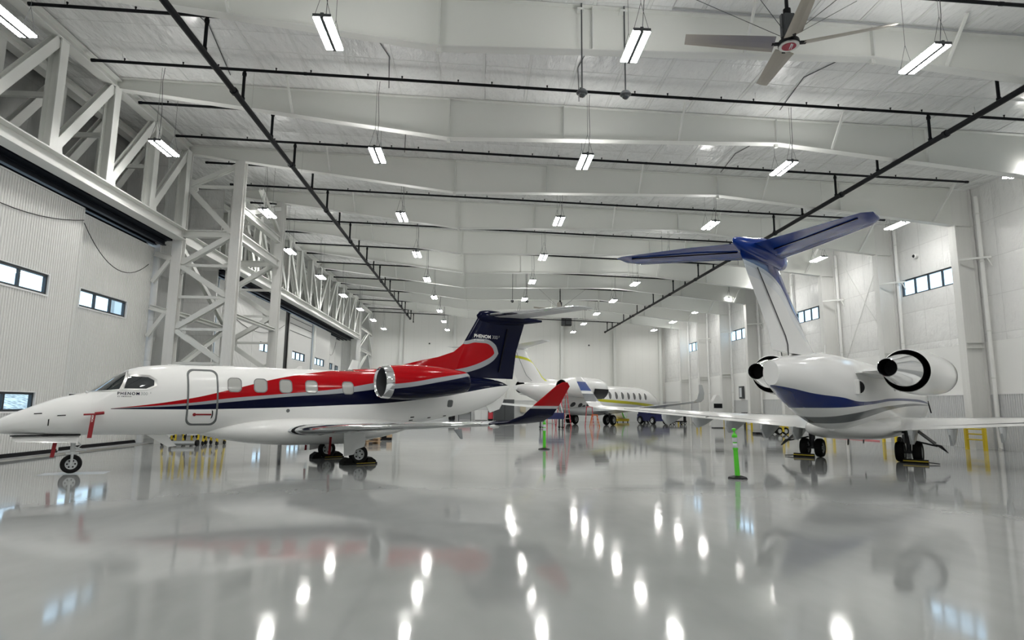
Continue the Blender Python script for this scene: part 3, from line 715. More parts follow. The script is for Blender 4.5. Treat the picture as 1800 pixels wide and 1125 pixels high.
def wheel(name, loc, r, wdt, parent, side=1, holes=6, hubmat='gear'):
    R = r; W = wdt/2; pr = [(r*.56, -W*.80), (r*.70, -W*.98), (r*.88, -W*.92), (R*.975, -W*.62), (R, -W*.2), (R, W*.2), (R*.975, W*.62), (r*.88, W*.92), (r*.70, W*.98), (r*.56, W*.80)]
    t = MB().lathe(pr, (0, 0, 0), (0, 1, 0), 36).build(name, M['rubber'], parent); t.location = loc
    h = MB(); h.lathe([(.0, -W*.45), (r*.2, -W*.5), (r*.25, -W*.35), (r*.46, -W*.45), (r*.54, -W*.78), (r*.585, -W*.82), (r*.585, W*.82), (r*.54, W*.78), (r*.46, W*.45), (r*.25, W*.35), (r*.2, W*.5), (0, W*.45)], (0, 0, 0), (0, 1, 0), 30)
    b = h
    for s in (-1, 1):
        for k in range(holes):
            a = 2*PI*k/holes; b.lathe([(r*.085, -.012), (r*.085, .012)], (r*.36*math.cos(a), s*W*.42, r*.36*math.sin(a)), (0, 1, 0), 10, 1, cap=True)
    h.build('rim', [M[hubmat], M['black']], t)
    return t
def text_mesh(txt, size, bold=0., space=1.):
    cu = bpy.data.curves.new('lettering', 'FONT'); cu.body = txt; cu.size = size; cu.space_character = space; cu.offset = bold; cu.resolution_u = 3
    ob = bpy.data.objects.new('lettering', cu); C.objects.link(ob); dg = bpy.context.evaluated_depsgraph_get(); dg.update()
    me = ob.evaluated_get(dg).to_mesh(); v = [tuple(p.co) for p in me.vertices]; f = [tuple(p.vertices) for p in me.polygons]
    ob.evaluated_get(dg).to_mesh_clear(); bpy.data.objects.remove(ob); bpy.data.curves.remove(cu)
    return v, f
def lettering(name, items, place, m, parent):
    """items: [(text, u, v, size, bold, spacing)], place maps (u, v) -> point"""
    mb = MB()
    for txt, u, v_, size, bold, sp in items:
        v, f = text_mesh(txt, size, bold, sp); mb.add([place(u+p[0], v_+p[1]) for p in v], f)
    return mb.build(name, m, parent)

# ------------------------------------------------------------------ 1. the light jet on the left (local x aft of nose wheel, y starboard)
def paint1():
    m = mat('red_navy_white_livery', (.8, .8, .8), .13, spec=.14); k = N(m); x, y, z = k.xyz()
    lo, hi = .0, 13.5
    cz = lambda pts: k.curve(x, pts, lo, hi, 6.)
    zhi = cz([(0, 1.5), (.64, 1.555), (2.28, 1.81), (3.25, 2.06), (4.67, 2.45), (5.98, 2.69), (7.0, 2.85), (7.3, 3.2), (8.2, 5.8), (10.75, 5.8), (10.98, 3.97), (11.15, 3.90), (11.6, 3.99), (12.0, 3.99), (12.3, 3.88), (12.43, 3.66), (12.5, 3.3)])
    zlo = cz([(0, 1.5), (.64, 1.552), (2.29, 1.70), (3.27, 1.84), (4.7, 1.99), (6.35, 2.18), (7.53, 2.40), (9, 2.66), (10.1, 2.86), (10.9, 3.0), (11.5, 3.16), (12.0, 3.36), (12.3, 3.52), (12.43, 3.64), (12.5, 3.8)])
    ghi = cz([(0, 1.5), (.64, 1.555), (2.28, 1.81), (3.25, 2.06), (4.67, 2.45), (5.98, 2.69), (7.0, 2.85), (7.3, 3.2), (8.2, 5.8), (10.6, 5.8), (10.85, 4.12), (11.1, 4.02), (11.6, 4.13), (12.0, 4.14), (12.4, 4.02), (12.62, 3.68), (12.7, 3.2)])
    glo = cz([(0, 1.5), (.64, 1.548), (2.29, 1.64), (3.3, 1.745), (4.71, 1.90), (6.36, 2.04), (7.54, 2.2), (9, 2.47), (10.1, 2.68), (10.9, 2.82), (11.5, 2.97), (12.0, 3.15), (12.4, 3.38), (12.62, 3.64), (12.7, 3.8)])
    nlo = cz([(0, 1.5), (.64, 1.54), (2.3, 1.54), (3.25, 1.56), (4.73, 1.61), (6.38, 1.69), (7.56, 1.75), (9.05, 1.90), (10.34, 2.08), (12.49, 2.42), (13.4, 2.5)])
    gt = lambda a, b: k.math('GREATER_THAN', a, b)
    red = k.math('MULTIPLY', gt(z, zlo), gt(zhi, z)); grey = k.math('MULTIPLY', gt(z, glo), gt(ghi, z))
    top = k.math('MAXIMUM', grey, gt(x, 9.5)); nav = k.math('MULTIPLY', gt(z, nlo), k.math('MAXIMUM', gt(ghi, z), gt(x, 7.4)))
    on = gt(x, .64)
    c = k.mix(k.math('MULTIPLY', nav, on), (.91, .91, .895), (.0025, .004, .022)); c = k.mix(k.math('MULTIPLY', grey, on), c, (.36, .38, .40)); c = k.mix(k.math('MULTIPLY', red, on), c, (.40, .004, .008))
    k.base(c); return m
M['livery1'] = paint1()
def paint_nac():
    m = mat('nacelle_livery', (.5, .01, .01), .12, spec=.14); k = N(m); x, y, z = k.xyz()
    zr = k.curve(x, [(7.2, 2.32), (7.65, 2.34), (9.2, 2.60), (10.35, 2.78)], 7.0, 10.6, 6.); zg = k.curve(x, [(7.2, 2.17), (7.65, 2.2), (9.2, 2.46), (10.35, 2.68)], 7.0, 10.6, 6.)
    c = k.mix(k.math('GREATER_THAN', z, zg), (.0025, .004, .022), (.36, .38, .40)); c = k.mix(k.math('GREATER_THAN', z, zr), c, (.40, .004, .008)); k.base(c); return m
M['nac1'] = paint_nac()
def paint_wl():
    m = mat('winglet_livery', (.5, .01, .01), .14, spec=.14); k = N(m); x, y, z = k.xyz()
    c = k.mix(k.math('GREATER_THAN', z, 1.66), (.0025, .004, .022), (.55, .56, .57)); c = k.mix(k.math('GREATER_THAN', z, 1.72), c, (.38, .004, .008)); k.base(c); return m
M['wl1'] = paint_wl()
def light_jet():
    rz = math.atan2(.55873, .82935)
    t = thing('light_jet', 'white light jet with red, grey and navy swoosh and navy tail on the left', 'airplane', (-9.767, 15.517, 0), rz)
    F1 = Fus([(-1.62, 1.13, 1.07, .03), (-1.42, 1.31, .97, .20), (-.94, 1.56, .93, .40), (-.42, 1.79, .905, .55), (.1, 1.935, .90, .64), (.24, 1.99, .90, .66), (.46, 2.16, .90, .69), (.68, 2.34, .90, .72), (.97, 2.53, .895, .75), (1.28, 2.63, .89, .775), (1.92, 2.70, .88, .80), (3.3, 2.73, .88, .815), (6.6, 2.75, .88, .815), (7.8, 2.78, .93, .80), (9.0, 2.79, 1.08, .73), (10.0, 2.79, 1.24, .64), (11.2, 2.76, 1.44, .50), (12.2, 2.70, 1.75, .34), (12.8, 2.60, 2.08, .20), (13.15, 2.46, 2.38, .05)])
    fus = F1.mesh('fuselage', M['livery1'], t, 110)
    bel = Fus([(2.55, 1.05, .92, .05), (3.2, 1.18, .75, .55), (4.1, 1.32, .60, .95), (5.3, 1.38, .52, 1.08), (6.6, 1.36, .52, 1.08), (7.8, 1.30, .68, .98), (8.9, 1.20, .95, .5), (9.3, 1.15, 1.08, .06)], 2.3)
    bel.mesh('wing_fairing', M['white'], t, 50)
    # cabin door outline, handle, windows, cockpit glazing
    def both(fn):
        for s in (-1, 1): fn(s)
    d = rrect(2.62, 1.86, .74, 1.46, .16, 6, skew=-.035)
    dr = F1.band(d, .045, -1, .008).build('door_seal', M['seal'], fus)
    hd = MB(); F1.patch([(2.5, 1.395), (2.86, 1.395), (2.86, 1.43), (2.5, 1.43)], -1, .012, hd); F1.patch([(2.46+.04*math.cos(a), 1.412+.04*math.sin(a)) for a in np.linspace(0, 2*PI, 12, endpoint=False)], -1, .013, hd)
    hd.build('door_handle', M['red'], fus)
    a = MB(); F1.patch([(2.86, 1.30), (2.89, 1.34), (2.90, 1.42), (2.89, 1.50), (2.86, 1.54), (2.875, 1.42)], -1, .011, a); a.build('door_arrow', M['black'], fus)
    for s in (-1, 1):
        for x in (3.38, 4.05, 4.73, 5.46, 6.56):
            wv = rrect(x, 2.20, .335, .36, .10)
            o = F1.patch(wv, s, .004).build('cabin_window', M['winpane'], fus)
            F1.band(rrect(x, 2.20, .36, .385, .11), .022, s, .009).build('window_rim', M['winframe'], o)
        side = dense([(.96, 2.36), (1.38, 2.335), (1.50, 2.25), (1.50, 2.13), (1.34, 2.045), (.86, 2.04)], 4)
        F1.patch(side, s, .006).build('side_cockpit_window', M['cockpit'], fus)
        F1.band([(q[0]+.0, q[1]) for q in dense([(.93, 2.41), (1.40, 2.385), (1.56, 2.28), (1.56, 2.11), (1.36, 2.0), (.76, 1.985)], 4)], .06, s, .008).build('cockpit_window_frame', M['alu'], fus)
        ws = dense([(.21, 1.965), (.24, 1.985), (.46, 2.152), (.68, 2.332), (.92, 2.485), (.80, 2.03), (.5, 1.99)], 5)
        F1.patch(ws, s, .006).build('windscreen', M['cockpit'], fus)
        F1.band(dense([(.17, 1.945), (.24, 1.988), (.46, 2.156), (.68, 2.337), (.97, 2.515), (.86, 1.985), (.5, 1.955)], 5), .035, s, .007).build('windscreen_frame', M['alu'], fus)
    P1 = lambda u, v: F1.pt(u, v, -1, .005)
    lettering('nose_lettering', [('PHENOM', .74, 1.885, .098, .0022, 1.25), ('BY EMBRAER', .75, 1.832, .036, .0006, 1.5)], P1, M['navy'], fus)
    lettering('nose_number', [('300', 1.22, 1.885, .105, -.001, 1.0), ('E', 1.425, 1.925, .05, 0, 1)], P1, M['silver'], fus)
    # small hatches, probes, nose bay marks
    h = MB()
    for x, z, w_, hh in ((-.74, 1.42, .15, .02), (-.30, 1.38, .16, .022), (-.53, 1.22, .022, .15), (8.85, 1.32, .14, .03), (8.85, 1.22, .14, .03), (9.55, 1.30, .12, .03), (10.2, 1.36, .12, .03)):
        F1.patch([(x-w_/2, z-hh/2), (x+w_/2, z-hh/2+.01), (x+w_/2, z+hh/2+.01), (x-w_/2, z+hh/2)], -1, .005, h)
    h.build('latch_marks', M['black'], fus)
    F1.patch(rrect(10.25, 1.78, .22, .24, .06), -1, .006).build('aft_vent', M['seal'], fus)
    F1.patch([(4.82+.05*math.cos(a), 1.52+.05*math.sin(a)) for a in np.linspace(0, 2*PI, 14, endpoint=False)], -1, .006).build('round_port', M['seal'], fus)
    pb = MB()
    for x in (.22, .85): pb.lathe([(.04, 0), (.03, .05), (0, .06)], F1.pt(.16, 1.93, -1), (0, -1, .6), 10)
    pb.build('sensor_bump', M['alu'], fus)
    pr = MB(); q = F1.pt(.43, 1.43, -1); pr.tube([q, q+Vector((0, -.1, 0)), q+Vector((-.06, -.13, -.01)), q+Vector((-.32, -.13, -.02))], .02, 8)
    pr.tube([q+Vector((.08, -.1, .02)), q+Vector((-.1, -.13, 0))], .036, 8)
    pc = pr.build('pitot_cover', M['red'], t)
    rb = MB(); rb.prism([q+Vector((-.17, -.14, 0)), q+Vector((-.08, -.14, 0)), q+Vector((-.12, -.20, -.56)), q+Vector((-.21, -.20, -.56))], (0, -.006, 0)); rb.build('streamer', M['red'], pc)
    def strm(u, v): return q+Vector((-.14-v-.06*u, -.152-.09*u, -.03-u))
    lettering('streamer_lettering', [('REMOVE BEFORE FLIGHT', .0, -.022, .055, .0006, .85)], strm, M['white'], pc)
    # antennas and beacon on the roof
    for x in (2.0, 3.35, 4.3): MB().loft([[(x+dx, dy, F1.top(x)+z-.02) for dx, dy in ((-w_, 0), (0, .04), (w_, 0), (0, -.04))] for z, w_ in ((0, .16), (.035, .14))], smooth=False).build('roof_fairing', M['white'], fus)
    MB().prism([(5.15, -.012, 2.72), (5.38, -.012, 2.72), (5.40, -.012, 2.84), (5.30, -.012, 2.84)], (0, .024, 0)).build('blade_antenna', M['white'], fus)
    MB().prism([(1.5, -.015, .89), (1.95, -.015, .89), (2.22, -.015, .58), (2.02, -.015, .56)], (0, .03, 0)).build('belly_antenna', M['white'], fus)
    # wings with polished leading edge, winglets
    for s in (-1, 1):
        up = (0, -s*.03, 1)
        secs = [((4.55, s*.70, .93), 2.75, 1.15, up), ((4.95, s*1.35, .99), 2.25, 1.15, up), ((6.05, s*4.2, 1.16), 1.62, 1.1, up), ((7.25, s*7.15, 1.31), 1.08, 1.0, up)]
        wg = wing(secs, 'wing', M['silver_wing'], t, sub=3)
        le = []
        for (p, c, th, u_) in [(Vector((4.95, s*1.35, .99)), 2.25, 1.15, 0), (Vector((6.05, s*4.2, 1.16)), 1.62, 1.1, 0), (Vector((7.15, s*6.95, 1.30)), 1.1, 1.0, 0)]:
            le.append([p+Vector((a*c*1.0-.006, 0, b*c*th*1.04)) for a, b in ((.10, .049), (.05, .036), (.012, .018), (0, 0), (.012, -.014), (.05, -.028), (.10, -.036))])
        MB().loft(le, cap=False).build('leading_edge', M['chrome'], wg)
        MB().loft([foil((4.80+d, s*(1.22+d*.33), .975), 2.4, 1.22, up)[:7]+foil((4.80+d, s*(1.22+d*.33), .975), 2.4, 1.22, up)[-4:] for d in (0, .10)], cap=False).build('leading_edge_seal', M['black'], wg)
        wsec = [((7.25, s*7.15, 1.31), 1.08, 1.0, up), ((7.52, s*7.50, 1.36), .98, 1.0, (0, -s*.35, .94)), ((7.78, s*7.70, 1.50), .86, 1.0, (0, -s*.80, .5)), ((8.02, s*7.82, 1.75), .74, .9, (0, -s*.97, .2)), ((8.50, s*7.99, 2.17), .42, .8, (0, -s*.97, .2)), ((8.68, s*8.02, 2.26), .15, .6, (0, -s*.97, .2))]
        wing(wsec, 'winglet', M['wl1'], wg, sub=3)
        MB().lathe([(.0, -.12), (.03, -.1), (.05, 0), (.04, .12), (0, .16)], (7.35, s*7.22, 1.26), (1, 0, 0), 12).build('tip_light', M['cabinet'], wg)
        for y in (2.6, 4.4):
            MB().loft([[Vector((6.0+y*.3+a, s*y, .98+y*.04+b)) + Vector((0, c, 0)) for a, b, c in ((0, 0, -.05), (0, 0, .05), (0, .1, .05), (0, .1, -.05))], [Vector((7.1+y*.3, s*y, 1.0+y*.045))+Vector((0, c, b)) for b, c in ((0, -.03), (0, .03), (.06, .03), (.06, -.03))]], smooth=False).build('flap_fairing', M['silver_wing'], wg)
        MB().prism([(7.75, s*4.9-.012, 1.10), (7.98, s*4.9-.012, 1.12), (8.02, s*4.9-.012, .86), (7.96, s*4.9-.012, .86)], (0, .024, 0)).build('static_vane', M['silver'], wg)
    # fin, dorsal, bullet, tailplane
    fin = [foil((10.55, 0, 2.72), 2.78, .85, (0, 1, 0)), foil((10.98, 0, 3.75), 2.50, .8, (0, 1, 0)), foil((11.72, 0, 4.95), 2.18, .8, (0, 1, 0)), foil((11.80, 0, 5.10), 2.2, .7, (0, 1, 0))]
    R = []
    for a, b in zip(fin[:-1], fin[1:]):
        for k in range(4): R.append([p.lerp(q_, k/4) for p, q_ in zip(a, b)])
    R.append(fin[-1]); f = MB().loft(R).build('fin', M['livery1'], t)
    dd = MB(); D = [(8.0, 2.82), (8.4, 2.95), (9.3, 3.2), (10.07, 3.38), (10.7, 3.6), (11.2, 4.0)]
    dd.loft([[Vector((x, -.10+.02*(x-8)/3, 2.6)), Vector((x, -.05, (2.6+z)/2+.1)), Vector((x, 0, z)), Vector((x, .05, (2.6+z)/2+.1)), Vector((x, .10, 2.6))] for x, z in D]); dd.build('dorsal_fin', M['livery1'], t)
    rl = MB(); rl.prism([(12.62, -.10, 2.95), (12.64, -.10, 2.95), (13.02, -.10, 4.6), (13.0, -.10, 4.6)], (0, .2, 0)); rl.build('rudder_gap', M['black'], f)
    P2 = lambda u, v: Vector((u, -.5*.085*2.3*.75-.012, v))
    lettering('tail_lettering', [('PHENOM', 11.50, 4.175, .175, .005, 1.05), ('BY EMBRAER', 11.50, 4.065, .062, .001, 1.3)], P2, M['white'], f)
    lettering('tail_number', [('300', 12.29, 4.175, .19, -.001, .92), ('E', 12.60, 4.25, .08, 0, 1)], P2, M['silver'], f)
    bl = Fus([(11.66, 5.02, 4.98, .02), (11.80, 5.17, 4.78, .10), (12.3, 5.24, 4.72, .17), (13.2, 5.20, 4.76, .17), (14.1, 5.14, 4.90, .12), (14.75, 5.10, 5.02, .03)]); bl.mesh('tail_bullet', M['navy'], t, 40)
    for s in (-1, 1):
        up = (0, -s*.02, 1)
        sb = wing([((12.05, s*.08, 5.05), 1.62, .9, up), ((13.25, s*1.6, 5.18), 1.18, .85, up), ((14.1, s*2.62, 5.27), .86, .8, up), ((14.35, s*2.72, 5.28), .55, .6, up)], 'tailplane', M['silver_wing'], t, sub=2)
        le = [[p+Vector((a*c-.006, 0, b*c)) for a, b in ((.12, .05), (.05, .034), (0, 0), (.05, -.026), (.12, -.036))] for p, c in ((Vector((12.05, s*.1, 5.05)), 1.62), (Vector((13.25, s*1.6, 5.18)), 1.18), (Vector((14.05, s*2.56, 5.265)), .9))]
        MB().loft(le, cap=False).build('leading_edge', M['chrome'], sb)
    MB().prism([(12.05, -.02, 1.80), (12.30, -.02, 1.47), (12.72, -.02, 1.60), (12.85, -.02, 1.80), (12.95, -.02, 2.05)], (0, .04, 0)).build('ventral_fin', M['white'], t)
    # engines
    for s in (-1, 1):
        yc, zc = s*1.42, 2.385
        pr = [(.43, .03), (.455, 0), (.475, .05), (.50, .25), (.53, .75), (.53, 1.2), (.49, 1.9), (.42, 2.5), (.35, 2.95), (.30, 3.05)]
        n = MB(); n.lathe([(r, a) for r, a in pr[3:]], (7.28, yc, zc), (1, 0, .03), 44); nc = n.build('nacelle', M['nac1'], t)
        MB().lathe([(.36, .36), (.415, .06)], (7.28, yc, zc), (1, 0, .03), 40).build('intake_duct', M['gear_dark'], nc)
        MB().lathe([(.415, .06), (.43, .02), (.455, 0), (.475, .04), (.502, .25)], (7.28, yc, zc), (1, 0, .03), 44).build('intake_lip', M['chrome'], nc)
        MB().lathe([(.0, .40), (.08, .34), (.12, .42), (.365, .44), (.37, .33)], (7.28, yc, zc), (1, 0, .03), 40).build('fan_face', M['dark'], nc)
        MB().lathe([(.30, 3.05), (.27, 3.0), (.20, 2.7), (0, 2.68)], (7.28, yc, zc), (1, 0, .03), 36).build('exhaust', M['gear_dark'], nc)
        MB().loft([[Vector((x, s*y, z)) for y, z in ((.4, zz-.02), (1.1, zz+.0), (1.1, zz+.1), (.4, zz+.1))] for x, zz in ((7.9, 2.36), (9.9, 2.44))], smooth=False).build('pylon', M['navy'], nc)
    # nose gear
    ng = thing_part('nose_gear', t, (0, 0, 0))
    wheel('wheel', (0, 0, .222), .222, .15, ng, holes=6)
    m = MB(); m.tube([(.0, 0, .42), (.0, 0, 1.0)], .05, 12); m.tube([(-.0, -.105, .22), (.0, -.11, .42), (0, 0, .47), (0, .11, .42), (0, .105, .22)], .028, 8); m.tube([(-.0, -.12, .222), (0, .12, .222)], .035, 10)
    m.tube([(-.02, 0, .78), (-.42, 0, .96)], .025, 8); m.tube([(.03, 0, .62), (.28, 0, .52)], .02, 8); m.tube([(0, -.12, .7), (0, .12, .7)], .025, 8); m.tube([(.05, 0, .55), (.16, .0, .66), (.04, 0, .8)], .018, 6); m.tube([(-.13, -.06, .47), (.13, -.06, .47)], .025, 8)
    m.build('strut', M['gear'], ng)
    rb = MB(); rb.prism([(-.38, -.13, .93), (-.30, -.13, .93), (-.35, -.16, .40), (-.43, -.16, .40)], (0, -.006, 0)); rb.build('streamer', M['red'], ng)
    for s in (-1, 1):
        MB().prism([(-1.15, s*.2, .93), (.10, s*.2, .92), (.08, s*.26, .73), (-1.05, s*.25, .77), (-1.17, s*.23, .82)], (0, s*.02, 0)).build('gear_door', M['white'], ng)
    MB().box(-1.2, .12, -.30, -.18, .905, .93).build('nose_bay_gap', M['black'], t)
    # main gear
    for s in (-1, 1):
        mg = thing_part('main_gear', t, (6.59, s*1.264, 0))
        wheel('wheel', (.17, 0, .275), .275, .19, mg, holes=5)
        m = MB(); m.tube([(0, -.1*s, .60), (0, -.1*s, 1.02)], .065, 12); m.tube([(.0, -.1*s, .62), (.2, -.13*s, .30)], .06, 10); m.tube([(.17, -.16*s, .275), (.17, .1*s, .275)], .045, 10); m.tube([(0, -.12*s, .75), (-.1, -.7*s, 1.0)], .035, 8); m.tube([(-.05, -.1*s, .7), (-.25, -.1*s, .95)], .025, 8)
        m.build('strut', M['gear'], mg)
        MB().prism([(-.36, s*.14, .98), (.26, s*.14, .96), (.30, s*.16, .62), (.26, s*.16, .50), (.02, s*.16, .42), (-.05, s*.16, .29), (-.33, s*.16, .25)], (0, s*.025, 0)).build('gear_door', M['white'], mg)
        rb = MB(); rb.prism([(-.62, -.25*s, .78), (-.55, -.25*s, .78), (-.57, -.25*s, .28), (-.64, -.25*s, .28)], (0, -.006, 0)); rb.build('streamer', M['red'], mg)
    return t, F1
def thing_part(name, parent, loc):
    o = bpy.data.objects.new(name, None); C.objects.link(o); o.parent = parent; o.location = loc; o.empty_display_size = .1; return o
M['silver_wing'] = mat('pale_grey_wing_paint', (.62, .64, .65), .14, spec=.14)
LJ, FL = light_jet()
def local(t, p): return t.matrix_basis @ Vector(p)
def chock_block(name, lab, p, rz, m='rubber', L=.62):
    t = thing(name, lab, 'wheel chock', p, rz)
    for s in (-1, 1):
        b = MB(); b.prism([(s*.20, -.17, 0), (s*.50, -.17, 0), (s*.49, -.17, .10), (s*.34, -.17, .20), (s*.26, -.17, .17)], (0, .34, 0)); b.build('block', M[m], t)
    MB().box(-.52, .52, -.19, -.165, .0, .05).build('side_plate', M[m], t)
    MB().tube([(-.12, -.197, .035), (.45, -.197, .035)], .007, 6).build('rope', M['yellow'], t)
    return t
rzJ = math.atan2(.55873, .82935)
q = local(LJ, (6.76, -1.264, 0)); chock_block('wheel_chock', 'black wheel chock around the near main wheel of the red and navy jet', q, rzJ)
q = local(LJ, (6.76, 1.264, 0)); chock_block('wheel_chock', 'black wheel chock around the far main wheel of the red and navy jet', q, rzJ)

# ------------------------------------------------------------------ 2. the blue-tailed business jet on the right (local x aft of main gear, y starboard)
def paint2():
    m = mat('blue_stripe_livery', (.8, .8, .8), .13, spec=.14); k = N(m); x, y, z = k.xyz(); lo, hi = -12, 12
    cz = lambda p: k.curve(x, p, lo, hi, 6.)
    bh = cz([(-12, 1.9), (-8.6, 2.04), (-4.8, 2.15), (.5, 2.09), (2.5, 1.99), (3.95, 1.95), (5.35, 2.05), (6.67, 2.12), (7.7, 2.23), (9, 2.34)])
    bl = cz([(-12, 1.89), (-8.6, 1.98), (-4.8, 2.06), (.5, 2.01), (2.5, 1.90), (3.85, 1.83), (4.7, 1.78), (5.5, 1.755), (6.97, 1.74), (7.6, 1.7), (9, 1.6)])
    gh = cz([(-12, 1.8), (-8.6, 1.94), (-4.8, 1.975), (-.3, 1.87), (2.2, 1.76), (4.1, 1.60), (5.0, 1.50), (6.3, 1.42), (9, 1.35)])
    gl = cz([(-12, 1.8), (-8.6, 1.92), (-4.8, 1.90), (-.44, 1.75), (1.9, 1.58), (3.3, 1.41), (4.1, 1.31), (5.3, 1.27), (9, 1.2)])
    gt = lambda a, b: k.math('GREATER_THAN', a, b); both = lambda a, b: k.math('MULTIPLY', a, b)
    fb = cz([(5, 3.5), (7, 4.35), (7.6, 4.75), (8.2, 5.02), (9, 5.18), (10.5, 5.25)])           # blue fin cap and silver line
    fin = gt(z, 3.6)
    c = k.mix(both(gt(z, bl), gt(bh, z)), (.90, .90, .89), (.001, .018, .16))
    c = k.mix(both(gt(z, gl), gt(gh, z)), c, (.17, .18, .19))
    c = k.mix(both(fin, gt(z, k.math('ADD', fb, -.32))), c, (.80, .82, .84)); c = k.mix(both(fin, both(gt(z, k.math('ADD', fb, -.10)), gt(fb, z))), c, (.62, .64, .66))
    c = k.mix(both(fin, gt(z, fb)), c, (.001, .018, .16)); k.base(c); return m
M['livery2'] = paint2()
M['blue'] = mat('blue_tail_paint', (.001, .03, .24), .14, spec=.18)
M['bluewing'] = mat('blue_underside_paint', (.004, .035, .24), .14, spec=.2)
def paint_wl2():
    m = mat('striped_winglet', (.8, .8, .8), .15, coat=.3); k = N(m); x, y, z = k.xyz(); gt = lambda v, a: k.math('GREATER_THAN', z, a)
    c = k.mix(gt(z, 1.95), (.84, .84, .83), (.18, .19, .20)); c = k.mix(gt(z, 2.28), c, (.84, .84, .83)); c = k.mix(gt(z, 2.40), c, (.008, .05, .27)); c = k.mix(gt(z, 2.78), c, (.84, .84, .83)); k.base(c); return m
M['wl2'] = paint_wl2()
M['wing_white'] = mat('white_wing_paint', (.87, .87, .855), .16, spec=.45, coat=.3)
def main_gear2(t, s, x, lat, r, wd, gap, name='main_gear'):
    mg = thing_part(name, t, (x, s*lat, 0))
    for k in (-1, 1): wheel('wheel', (0, k*gap, r), r, wd, mg, holes=8)
    m = MB(); m.tube([(0, 0, r), (0, 0, r+.35)], .075, 12); m.tube([(0, 0, r+.30), (0, 0, 1.15)], .11, 12); m.tube([(0, -gap, r), (0, gap, r)], .05, 10)
    m.tube([(0, 0, .95), (-.1, -s*.75, 1.12)], .045, 8); m.tube([(.1, 0, r+.1), (.26, 0, r+.28), (.1, 0, r+.5)], .03, 6); m.tube([(-.1, 0, .5), (-.3, 0, 1.1)], .04, 8)
    m.build('strut', M['gear_dark'], mg)
    return mg
